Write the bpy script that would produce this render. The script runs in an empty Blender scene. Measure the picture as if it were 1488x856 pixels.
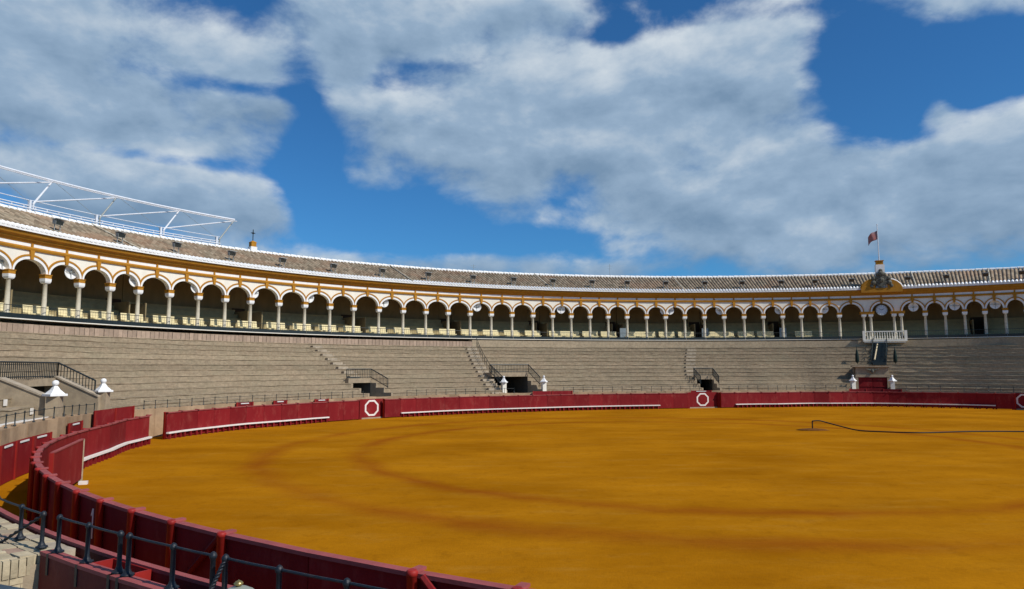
import bpy, math, random
from mathutils import Matrix, Vector
random.seed(7)
sc = bpy.context.scene
COL = sc.collection
R = math.radians

# ------------------------------------------------------------------ camera
HC, PITCH, ROLL = 3.7241, .1049, -.0021
cam = bpy.data.cameras.new('camera')
cam.sensor_fit = 'HORIZONTAL'; cam.sensor_width = 36
cam.lens = 36 * 1008.82 / 1488
cam.clip_start = .1; cam.clip_end = 6000
camo = bpy.data.objects.new('camera', cam); COL.objects.link(camo)
camo.matrix_world = Matrix.Translation((0, 0, HC)) @ Matrix.Rotation(math.pi/2 + PITCH, 4, 'X') @ Matrix.Rotation(ROLL, 4, 'Z')
sc.camera = camo

# ------------------------------------------------------------------ light
SUN_AZ, SUN_EL = 121, 43            # azimuth clockwise from +Y
sv = Vector((math.sin(R(SUN_AZ))*math.cos(R(SUN_EL)), math.cos(R(SUN_AZ))*math.cos(R(SUN_EL)), math.sin(R(SUN_EL))))
sl = bpy.data.lights.new('sun', 'SUN'); sl.energy = 4.2; sl.angle = R(.55); sl.color = (1, .95, .87)
so = bpy.data.objects.new('sun', sl); COL.objects.link(so)
so.rotation_euler = sv.to_track_quat('Z', 'Y').to_euler(); so.location = (40, -30, 60)

world = bpy.data.worlds.new('World'); sc.world = world; world.use_nodes = True
world.cycles.sampling_method = 'MANUAL'; world.cycles.sample_map_resolution = 512
wt = world.node_tree; wt.nodes.clear()
WN = wt.nodes.new
def lk(a, b): wt.links.new(a, b)
def wm(op, a, b=None, c=None, clamp=False):
    n = WN('ShaderNodeMath'); n.operation = op; n.use_clamp = clamp
    for i, v in enumerate((a, b, c)):
        if v is None: continue
        if isinstance(v, (int, float)): n.inputs[i].default_value = v
        else: lk(v, n.inputs[i])
    return n.outputs[0]
def build_sky():
    out = WN('ShaderNodeOutputWorld'); bg = WN('ShaderNodeBackground'); bg.inputs[1].default_value = .1
    lk(bg.outputs[0], out.inputs[0])
    sky = WN('ShaderNodeTexSky'); sky.sky_type = 'NISHITA'; sky.sun_disc = False
    sky.sun_elevation = R(SUN_EL); sky.sun_rotation = R(SUN_AZ)
    sky.air_density = 1.0; sky.dust_density = .3; sky.ozone_density = 3.0; sky.altitude = 10
    tint = WN('ShaderNodeMix'); tint.data_type = 'RGBA'; tint.blend_type = 'MULTIPLY'; tint.inputs[0].default_value = 1
    lk(sky.outputs[0], tint.inputs[6]); tint.inputs[7].default_value = SKY_TINT
    tc = WN('ShaderNodeTexCoord'); sp = WN('ShaderNodeSeparateXYZ'); lk(tc.outputs['Generated'], sp.inputs[0])
    x, y, z = sp.outputs
    az = wm('ARCTAN2', x, y); el = wm('ARCSINE', z)
    pv = WN('ShaderNodeCombineXYZ'); lk(x, pv.inputs[0]); lk(y, pv.inputs[1]); lk(wm('MULTIPLY', z, 1.75), pv.inputs[2])
    def noise(vec, scale, detail, rough, off, dist=0):
        m = WN('ShaderNodeMapping'); lk(vec, m.inputs[0]); m.inputs['Location'].default_value = off
        n = WN('ShaderNodeTexNoise'); n.inputs['Scale'].default_value = scale; n.inputs['Detail'].default_value = detail
        n.inputs['Roughness'].default_value = rough; n.inputs['Distortion'].default_value = dist
        lk(m.outputs[0], n.inputs['Vector']); return n.outputs['Fac']
    n1 = noise(pv.outputs[0], 6.0, 10, .56, (5.4, 1.7, 2), .15)
    lo1 = noise(pv.outputs[0], 6.0, 6, .56, (5.4+.02*sv.x, 1.7+.02*sv.y, 2.045), .15)
    n2 = noise(pv.outputs[0], 7.5, 6, .55, (11.3, 2.2, 0), .1)
    # cloud banks and clear lanes of this sky: centre azimuth / elevation and extent in degrees, weight
    bias, shade, wsum = 0., 0., .05
    for a, b, wa, wb, w in CLOUDS:
        u = wm('MULTIPLY_ADD', az, 1/R(wa), -a/wa); v = wm('MULTIPLY_ADD', el, 1/R(wb), -b/wb)
        g = wm('POWER', math.exp(-1), wm('MULTIPLY_ADD', u, u, wm('MULTIPLY', v, v)))
        bias = wm('MULTIPLY_ADD', g, w, bias)
        if w > 0: shade = wm('MULTIPLY_ADD', g, v, shade); wsum = wm('ADD', wsum, g)
    cov = wm('ADD', wm('ADD', wm('MULTIPLY', n1, 1.45), bias), -.78)
    mr = WN('ShaderNodeMapRange'); mr.interpolation_type = 'SMOOTHSTEP'
    lk(cov, mr.inputs[0]); mr.inputs[1].default_value = -.08; mr.inputs[2].default_value = .27
    mr.inputs[3].default_value = 0; mr.inputs[4].default_value = .96
    alpha = mr.outputs[0]
    # sunlit tops, grey undersides, brighter billows on the side of the sun
    top = wm('MULTIPLY', wm('DIVIDE', shade, wsum), .46)
    rim = wm('MULTIPLY', wm('SUBTRACT', n1, lo1), 1.9)
    br = wm('ADD', wm('ADD', wm('ADD', wm('MULTIPLY', wm('SUBTRACT', n2, .5), .9), rim), top), wm('SUBTRACT', .50, wm('MULTIPLY', cov, .16)), clamp=True)
    cr = WN('ShaderNodeValToRGB'); lk(br, cr.inputs[0])
    e = cr.color_ramp.elements
    e[0].position = 0; e[0].color = (1.9, 2.95, 4.3, 1)
    e[1].position = 1; e[1].color = (6.4, 7.1, 7.7, 1)
    k = cr.color_ramp.elements.new(.45); k.color = (3.1, 4.3, 5.75, 1)
    mx = WN('ShaderNodeMix'); mx.data_type = 'RGBA'
    lk(alpha, mx.inputs[0]); lk(tint.outputs[2], mx.inputs[6]); lk(cr.outputs[0], mx.inputs[7])
    lk(mx.outputs[2], bg.inputs[0])
SKY_TINT = (.27, .68, 1.02, 1)
def pxdir(x, y): return math.degrees(math.atan((x-744)/1008.8)), math.degrees(PITCH + math.atan((428-y)/1008.8)*math.cos(math.atan((x-744)/1008.8)))
CLOUDS = []
for x, y, wx, wy, w in [(130,50,250,70,.36),(190,182,205,42,.36),(398,160,30,28,.26),(150,272,160,36,.42),(330,310,100,32,.46),(-120,130,150,200,.2),
        (560,28,150,62,.38),(490,85,50,40,.24),(760,15,120,32,.24),(800,140,240,62,.40),(1085,150,140,62,.38),(590,172,75,55,.26),(1065,58,125,36,.34),
        (760,232,270,50,.34),(1150,250,190,55,.34),(1000,312,270,42,.32),(1290,292,180,50,.38),(1460,240,90,50,.42),(1250,358,300,38,.34),(1380,12,150,45,.44),(1386,170,22,30,.48),(600,385,250,20,.40),(1650,220,150,120,.25),
        (428,125,36,55,-.42),(447,220,38,55,-.46),(450,292,55,42,-.34),(575,318,125,36,-.42),(770,347,130,20,-.32),(880,375,80,13,-.2),(560,122,42,16,-.20),(905,48,60,15,-.30),
        (1330,112,115,58,-.55),(1270,62,70,38,-.34),(1290,192,52,26,-.36),(1450,122,90,46,-.42),(1150,22,80,12,-.2),(330,132,90,12,-.40),(250,245,150,12,-.30),(620,95,110,9,-.10),(1386,212,60,12,-.3)]:
    a, b = pxdir(x, y); CLOUDS.append((a, b, wx/17.6, wy/17.6, w))
build_sky()
sc.view_settings.view_transform = 'Standard'; sc.view_settings.look = 'None'
sc.view_settings.exposure = 0; sc.view_settings.gamma = 1; sc.view_settings.use_curve_mapping = False
sc.render.resolution_x = 1024; sc.render.resolution_y = 589

# ------------------------------------------------------------------ plan of the ring (oval; angle in degrees, offset outwards from the barrier line)
CX, CY, R0, EE, PH = 20.5465, 34.3674, 34.718, .0919, .0281
GX, GY, GE, GP = .1218, -.1574, .0215, -.002
DG = 12.889
DEL = [(0,0),(40,.3),(52,.8),(59,1.5),(69,2.0),(76,1.0),(84,-.7),(91,-1.6),(98,-2.1),(118,-1.9),(137,-1.0),(145,-.5),(155,0),(164,.8),(172,1.1),(180,.5),(188,-.1),(203,0),(280,0),(360,0)]
def delta(t):
    t = t % 360
    for (a, u), (b, v) in zip(DEL, DEL[1:]):
        if a <= t <= b:
            k = (t-a)/(b-a); k = k*k*(3-2*k); return u + (v-u)*k
    return 0
def RP(t, off, z=0.):
    w = min(max(off/DG, 0), 1); o = off + delta(t)*(1-w)
    e = EE + w*GE; ph = PH + w*GP; r = R(t)
    x = (R0*(1+e)+o)*math.cos(r); y = (R0*(1-e)+o)*math.sin(r)
    return Vector((CX + w*GX + x*math.cos(ph) - y*math.sin(ph), CY + w*GY + x*math.sin(ph) + y*math.cos(ph), z))
def frame(t, off, z=0., d=.05):
    """matrix at a ring point: local x to the right seen from the arena, y outwards"""
    p = RP(t, off, z); q = RP(t-d, off, z) - RP(t+d, off, z); q.z = 0; q.normalize()
    m = Matrix.Identity(4)
    m.col[0][:3] = q; m.col[1][:3] = (-q.y, q.x, 0); m.col[2][:3] = (0, 0, 1); m.col[3][:3] = p
    return m
def chord(A, B):
    q = B - A; L = q.length; q.normalize(); m = Matrix.Identity(4)
    m.col[0][:3] = q; m.col[1][:3] = (-q.y, q.x, 0); m.col[2][:3] = (0, 0, 1); m.col[3][:3] = (A+B)/2
    return m, L
def arcs(t0, t1, off, step):
    """angles from t0 to t1 (either direction) at about equal metres"""
    n0 = 200; ts = [t0+(t1-t0)*i/n0 for i in range(n0+1)]; s = [0]
    for a, b in zip(ts, ts[1:]): s.append(s[-1] + (RP(b, off)-RP(a, off)).length)
    n = max(1, round(s[-1]/step)); out = []; j = 0
    for i in range(n+1):
        d = s[-1]*i/n
        while j < n0-1 and s[j+1] < d: j += 1
        out.append(ts[j] + (ts[j+1]-ts[j])*((d-s[j])/max(1e-9, s[j+1]-s[j])))
    return out

# ------------------------------------------------------------------ materials
MATS = {}
def mat(name, col, rough=.75, var=.15, scale=3., bump=0., bscale=30., col2=None, spec=.25, rnd=.0, metal=0., streak=0., wear=None):
    if name in MATS: return MATS[name]
    m = bpy.data.materials.new(name); m.use_nodes = True; t = m.node_tree; N = t.nodes.new; b = t.nodes['Principled BSDF']
    b.inputs['Roughness'].default_value = rough; b.inputs['Specular IOR Level'].default_value = spec; b.inputs['Metallic'].default_value = metal
    g = N('ShaderNodeNewGeometry')
    n = N('ShaderNodeTexNoise'); n.inputs['Scale'].default_value = scale; n.inputs['Detail'].default_value = 7; n.inputs['Roughness'].default_value = .62
    mp = N('ShaderNodeMapping'); mp.inputs['Scale'].default_value = (1, 1, .35 if streak else 1)
    t.links.new(g.outputs['Position'], mp.inputs[0]); t.links.new(mp.outputs[0], n.inputs['Vector'])
    c2 = col2 or tuple(max(0, c*(1-2*var)) for c in col)
    r = N('ShaderNodeMapRange'); r.inputs[1].default_value = .32; r.inputs[2].default_value = .68
    t.links.new(n.outputs['Fac'], r.inputs[0])
    mx = N('ShaderNodeMix'); mx.data_type = 'RGBA'; t.links.new(r.outputs[0], mx.inputs[0])
    mx.inputs[6].default_value = (*c2, 1); mx.inputs[7].default_value = (*col, 1)
    last = mx.outputs[2]
    if wear:
        wn = N('ShaderNodeTexNoise'); wn.inputs['Scale'].default_value = wear[2]; wn.inputs['Detail'].default_value = 10; wn.inputs['Roughness'].default_value = .74
        wm_ = N('ShaderNodeMapping'); wm_.inputs['Scale'].default_value = (1, 1, .5); wm_.inputs['Location'].default_value = (9, 4, 2)
        t.links.new(g.outputs['Position'], wm_.inputs[0]); t.links.new(wm_.outputs[0], wn.inputs['Vector'])
        wr = N('ShaderNodeMapRange'); wr.inputs[1].default_value = .52; wr.inputs[2].default_value = .72; wr.inputs[4].default_value = wear[1]; t.links.new(wn.outputs['Fac'], wr.inputs[0])
        wx = N('ShaderNodeMix'); wx.data_type = 'RGBA'; t.links.new(wr.outputs[0], wx.inputs[0]); t.links.new(last, wx.inputs[6]); wx.inputs[7].default_value = (*wear[0], 1); last = wx.outputs[2]
    if rnd:
        oi = N('ShaderNodeObjectInfo'); hr = N('ShaderNodeMapRange'); hr.inputs[3].default_value = 1-rnd; hr.inputs[4].default_value = 1+rnd
        t.links.new(oi.outputs['Random'], hr.inputs[0])
        hs = N('ShaderNodeHueSaturation'); t.links.new(hr.outputs[0], hs.inputs['Value']); t.links.new(last, hs.inputs['Color']); last = hs.outputs[0]
    t.links.new(last, b.inputs['Base Color'])
    if bump:
        n2 = N('ShaderNodeTexNoise'); n2.inputs['Scale'].default_value = bscale; n2.inputs['Detail'].default_value = 5
        t.links.new(g.outputs['Position'], n2.inputs['Vector'])
        bp = N('ShaderNodeBump'); bp.inputs['Strength'].default_value = bump; bp.inputs['Distance'].default_value = .02
        t.links.new(n2.outputs['Fac'], bp.inputs['Height']); t.links.new(bp.outputs[0], b.inputs['Normal'])
    MATS[name] = m; return m
def brickmat(name, c1, c2, mortar, bw, bh, msize=.012, patch=(.5,.5,.5), pamt=.35, bump=.5):
    """coursed masonry laid along the sweep's own length and height (metres)"""
    m = bpy.data.materials.new(name); m.use_nodes = True; t = m.node_tree; N = t.nodes.new; b = t.nodes['Principled BSDF']
    b.inputs['Roughness'].default_value = .9; b.inputs['Specular IOR Level'].default_value = .15
    uv = N('ShaderNodeUVMap'); br = N('ShaderNodeTexBrick'); t.links.new(uv.outputs[0], br.inputs['Vector'])
    br.inputs['Color1'].default_value = (*c1, 1); br.inputs['Color2'].default_value = (*c2, 1); br.inputs['Mortar'].default_value = (*mortar, 1)
    br.inputs['Scale'].default_value = 1; br.inputs['Brick Width'].default_value = bw; br.inputs['Row Height'].default_value = bh
    br.inputs['Mortar Size'].default_value = msize; br.inputs['Bias'].default_value = -.1
    g = N('ShaderNodeNewGeometry')
    n = N('ShaderNodeTexNoise'); n.inputs['Scale'].default_value = .55; n.inputs['Detail'].default_value = 8; n.inputs['Roughness'].default_value = .68
    t.links.new(g.outputs['Position'], n.inputs['Vector'])
    r = N('ShaderNodeMapRange'); r.inputs[1].default_value = .42; r.inputs[2].default_value = .7; r.inputs[4].default_value = pamt; t.links.new(n.outputs['Fac'], r.inputs[0])
    mx = N('ShaderNodeMix'); mx.data_type = 'RGBA'; t.links.new(r.outputs[0], mx.inputs[0]); t.links.new(br.outputs[0], mx.inputs[6]); mx.inputs[7].default_value = (*patch, 1)
    n3 = N('ShaderNodeTexNoise'); n3.inputs['Scale'].default_value = 5; n3.inputs['Detail'].default_value = 8; n3.inputs['Roughness'].default_value = .7; t.links.new(g.outputs['Position'], n3.inputs['Vector'])
    r3 = N('ShaderNodeMapRange'); r3.inputs[1].default_value = .3; r3.inputs[2].default_value = .7; r3.inputs[3].default_value = .72; r3.inputs[4].default_value = 1.15; t.links.new(n3.outputs['Fac'], r3.inputs[0])
    hs = N('ShaderNodeHueSaturation'); t.links.new(r3.outputs[0], hs.inputs['Value']); t.links.new(mx.outputs[2], hs.inputs['Color'])
    oi = N('ShaderNodeObjectInfo'); ro = N('ShaderNodeMapRange'); ro.inputs[3].default_value = .86; ro.inputs[4].default_value = 1.13; t.links.new(oi.outputs['Random'], ro.inputs[0])
    h2 = N('ShaderNodeHueSaturation'); t.links.new(ro.outputs[0], h2.inputs['Value']); t.links.new(hs.outputs[0], h2.inputs['Color'])
    # dark weather stains with ragged outlines
    n4 = N('ShaderNodeTexNoise'); n4.inputs['Scale'].default_value = 1.5; n4.inputs['Detail'].default_value = 10; n4.inputs['Roughness'].default_value = .75; t.links.new(g.outputs['Position'], n4.inputs['Vector'])
    r4 = N('ShaderNodeMapRange'); r4.inputs[1].default_value = .55; r4.inputs[2].default_value = .72; r4.inputs[4].default_value = .55; t.links.new(n4.outputs['Fac'], r4.inputs[0])
    m4 = N('ShaderNodeMix'); m4.data_type = 'RGBA'; t.links.new(r4.outputs[0], m4.inputs[0]); t.links.new(h2.outputs[0], m4.inputs[6]); m4.inputs[7].default_value = (c2[0]*.5, c2[1]*.5, c2[2]*.5, 1)
    t.links.new(m4.outputs[2], b.inputs['Base Color'])
    bp = N('ShaderNodeBump'); bp.inputs['Strength'].default_value = bump; bp.inputs['Distance'].default_value = .015
    iv = N('ShaderNodeMath'); iv.operation = 'MULTIPLY_ADD'; iv.inputs[1].default_value = -1; t.links.new(br.outputs['Fac'], iv.inputs[0]); t.links.new(n3.outputs['Fac'], iv.inputs[2])
    t.links.new(iv.outputs[0], bp.inputs['Height']); t.links.new(bp.outputs[0], b.inputs['Normal'])
    return m

WHITE = mat('white limewash', (.84, .80, .69), .85, .05, 2.5, .15, 40, streak=1)
CREAM = mat('cream render', (.80, .70, .47), .85, .06, 2, .15, 40, streak=1)
PUREW = mat('bright whitewash', (.86, .86, .84), .8, .06, 3, .2, 30)
GOLD = mat('ochre gold paint', (.46, .21, .018), .8, .10, 2.5, .1, 40, col2=(.36, .16, .015))
STONEC = mat('pale column stone', (.66, .60, .46), .8, .10, 4, .15, 50)
IRON = mat('dark green iron', (.012, .022, .024), .45, .2, 8, 0, 30, spec=.5)
IRONB = mat('blue black iron', (.010, .016, .024), .5, .2, 8, .3, 60, spec=.4, wear=((.06, .035, .022), .7, 14))
GRAYM = mat('grey steel', (.30, .33, .32), .5, .15, 6, spec=.5)
STEELW = mat('white painted steel', (.72, .75, .80), .5, .10, 3, spec=.4, wear=((.42, .42, .42), .5, 3))
RED = mat('red barrier paint', (.205, .013, .015), .7, .14, 1.6, .12, 22, col2=(.165, .008, .011), rnd=.16, streak=1, spec=.12, wear=((.30, .07, .055), .55, 2.2))
REDP = mat('red post paint', (.33, .020, .014), .55, .14, 3, .1, 25, col2=(.24, .014, .012), rnd=.10, streak=1, wear=((.14, .012, .012), .6, 5))
REDTOP = mat('sun faded red paint', (.36, .085, .08), .65, .15, 3, .1, 25, rnd=.05)
MAROON = mat('maroon wall paint', (.16, .018, .016), .7, .18, 2.2, .2, 20, col2=(.10, .011, .012), streak=1, wear=((.22, .06, .045), .5, 2.5))
PAINTW = mat('white line paint', (.80, .76, .70), .7, .08, 6)
BENCH = mat('cream bench paint', (.80, .69, .40), .7, .10, 4, rnd=.06)
TIER = mat('olive tier boards', (.44, .36, .19), .85, .12, 2, .1, 20)
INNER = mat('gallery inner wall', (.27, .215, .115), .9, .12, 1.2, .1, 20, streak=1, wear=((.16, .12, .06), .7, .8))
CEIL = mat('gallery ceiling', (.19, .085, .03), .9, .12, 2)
DOORW = mat('dark door wood', (.05, .028, .015), .7, .2, 5)
SCREEN = mat('grey screen', (.22, .27, .30), .6, .08, 3)
GREYST = mat('weathered grey stone', (.17, .165, .13), .95, .3, 5, .8, 12, col2=(.055, .055, .045))
WALLST = mat('lane wall stone', (.44, .295, .175), .9, .16, 1.6, .4, 18, col2=(.29, .19, .11), rnd=.20)
COPE = mat('entrance stone', (.40, .315, .21), .9, .14, 3, .35, 22, col2=(.28, .22, .15))
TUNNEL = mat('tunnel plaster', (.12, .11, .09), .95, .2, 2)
BRASS = mat('brass', (.55, .40, .14), .3, .1, 8, spec=.6, metal=.8)
SLATE = mat('slate blue paint', (.05, .075, .10), .6, .15, 5, .1, 30)
FLAG = mat('faded red flag', (.42, .13, .11), .85, .25, 2.2, col2=(.22, .20, .22))
HOSE = mat('dark rubber hose', (.012, .011, .012), .5, .2, 9)
TREEG = mat('dark green canvas', (.010, .026, .022), .8, .2, 6)
TERR = brickmat('brick seating', (.37, .285, .19), (.29, .222, .148), (.31, .25, .175), .26, .09, .01, (.275, .24, .16), .5)
PARAB = brickmat('plain parapet', (.40, .32, .215), (.35, .28, .19), (.36, .30, .21), .6, .3, .006, (.29, .235, .165), .5)
COPB = mat('pinkish coping brick', (.41, .30, .22), .9, .2, 4, .4, 25, col2=(.31, .23, .17), rnd=.16)
STEPM = mat('worn step stone', (.46, .38, .28), .9, .2, 3, .4, 20, rnd=.1)
PAVE = mat('pale paving brick', (.52, .43, .28), .9, .18, 5, .5, 20, rnd=.14)
PAVE2 = mat('pink paving stone', (.36, .24, .17), .9, .2, 5, .5, 20, rnd=.12)

def sand_mat():
    m = bpy.data.materials.new('ochre sand'); m.use_nodes = True; t = m.node_tree; N = t.nodes.new; b = t.nodes['Principled BSDF']
    b.inputs['Roughness'].default_value = .95; b.inputs['Specular IOR Level'].default_value = 0
    g = N('ShaderNodeNewGeometry'); L = t.links.new
    def noise(scale, det, rough, stretch=(1,1,1)):
        mp = N('ShaderNodeMapping'); mp.inputs['Scale'].default_value = stretch; L(g.outputs['Position'], mp.inputs[0])
        n = N('ShaderNodeTexNoise'); n.inputs['Scale'].default_value = scale; n.inputs['Detail'].default_value = det; n.inputs['Roughness'].default_value = rough
        L(mp.outputs[0], n.inputs['Vector']); return n.outputs['Fac']
    def rng(v, a, b_, c, d):
        r = N('ShaderNodeMapRange'); r.inputs[1].default_value = a; r.inputs[2].default_value = b_; r.inputs[3].default_value = c; r.inputs[4].default_value = d; L(v, r.inputs[0]); return r.outputs[0]
    def mix(f, a, c):
        mx = N('ShaderNodeMix'); mx.data_type = 'RGBA'
        L(f, mx.inputs[0])
        for i, v in ((6, a), (7, c)):
            if isinstance(v, tuple): mx.inputs[i].default_value = (*v, 1)
            else: L(v, mx.inputs[i])
        return mx.outputs[2]
    c = mix(rng(noise(.16, 6, .6, (1, 1.6, 1)), .35, .65, 0, 1), (.295, .109, .003), (.43, .172, .006))
    c = mix(rng(noise(.5, 8, .66, (.5, 1.5, 1)), .5, .75, 0, .4), c, (.42, .19, .015))
    c = mix(rng(noise(.9, 9, .72, (.45, 1.3, 1)), .54, .70, 0, .35), c, (.44, .215, .03))
    c = mix(rng(noise(1.7, 9, .74), .53, .70, 0, .42), c, (.19, .066, .003))
    c = mix(rng(noise(9, 6, .7), .4, .75, 0, .3), c, (.20, .075, .006))
    # two limed rings drawn on the sand, faded to a red-brown stain
    for (cx, cy, rad, wd, am) in ((8.3, 33.3, 15.1, .75, .62), (7.8, 33.6, 18.6, .9, .55)):
        v = N('ShaderNodeVectorMath'); v.operation = 'DISTANCE'; L(g.outputs['Position'], v.inputs[0]); v.inputs[1].default_value = (cx, cy, 0)
        s = N('ShaderNodeMath'); s.operation = 'SUBTRACT'; L(v.outputs['Value'], s.inputs[0]); s.inputs[1].default_value = rad
        w = N('ShaderNodeMath'); w.operation = 'MULTIPLY_ADD'; L(noise(.35, 4, .6), w.inputs[0]); w.inputs[1].default_value = 1.4; w.inputs[2].default_value = -.7
        s2 = N('ShaderNodeMath'); s2.operation = 'ADD'; L(s.outputs[0], s2.inputs[0]); L(w.outputs[0], s2.inputs[1])
        a = N('ShaderNodeMath'); a.operation = 'ABSOLUTE'; L(s2.outputs[0], a.inputs[0])
        f = rng(a.outputs[0], 0, wd, am, 0)
        k = N('ShaderNodeMath'); k.operation = 'MULTIPLY'; L(f, k.inputs[0]); L(rng(noise(.22, 3, .5), .3, .6, .35, 1), k.inputs[1])
        c = mix(k.outputs[0], c, (.22, .045, .006))
    L(c, b.inputs['Base Color'])
    bp = N('ShaderNodeBump'); bp.inputs['Strength'].default_value = .4; bp.inputs['Distance'].default_value = .03
    ad = N('ShaderNodeMath'); ad.operation = 'ADD'; L(noise(3, 8, .7), ad.inputs[0]); L(noise(25, 4, .7), ad.inputs[1]); L(ad.outputs[0], bp.inputs['Height']); L(bp.outputs[0], b.inputs['Normal'])
    return m
def tile_mat():
    m = bpy.data.materials.new('clay roof tiles'); m.use_nodes = True; t = m.node_tree; N = t.nodes.new; b = t.nodes['Principled BSDF']; L = t.links.new
    b.inputs['Roughness'].default_value = .92; b.inputs['Specular IOR Level'].default_value = .12
    uv = N('ShaderNodeUVMap'); sn = N('ShaderNodeVectorMath'); sn.operation = 'FLOOR'; L(uv.outputs[0], sn.inputs[0])
    wn = N('ShaderNodeTexWhiteNoise'); wn.noise_dimensions = '2D'; L(sn.outputs[0], wn.inputs['Vector'])
    cr = N('ShaderNodeValToRGB'); L(wn.outputs['Value'], cr.inputs[0]); e = cr.color_ramp.elements
    e[0].color = (.17, .125, .085, 1); e[1].color = (.40, .315, .22, 1); k = cr.color_ramp.elements.new(.5); k.color = (.28, .21, .14, 1)
    g = N('ShaderNodeNewGeometry'); n = N('ShaderNodeTexNoise'); n.inputs['Scale'].default_value = .9; n.inputs['Detail'].default_value = 9; n.inputs['Roughness'].default_value = .7; L(g.outputs['Position'], n.inputs['Vector'])
    r = N('ShaderNodeMapRange'); r.inputs[1].default_value = .45; r.inputs[2].default_value = .7; r.inputs[4].default_value = .7; L(n.outputs['Fac'], r.inputs[0])
    mx = N('ShaderNodeMix'); mx.data_type = 'RGBA'; L(r.outputs[0], mx.inputs[0]); L(cr.outputs[0], mx.inputs[6]); mx.inputs[7].default_value = (.20, .185, .13, 1)
    n2 = N('ShaderNodeTexNoise'); n2.inputs['Scale'].default_value = .35; n2.inputs['Detail'].default_value = 4; L(g.outputs['Position'], n2.inputs['Vector'])
    r2 = N('ShaderNodeMapRange'); r2.inputs[1].default_value = .5; r2.inputs[2].default_value = .68; r2.inputs[4].default_value = .45; L(n2.outputs['Fac'], r2.inputs[0])
    mx2 = N('ShaderNodeMix'); mx2.data_type = 'RGBA'; L(r2.outputs[0], mx2.inputs[0]); L(mx.outputs[2], mx2.inputs[6]); mx2.inputs[7].default_value = (.36, .20, .12, 1)
    L(mx2.outputs[2], b.inputs['Base Color']); return m
TILE = tile_mat()

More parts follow.
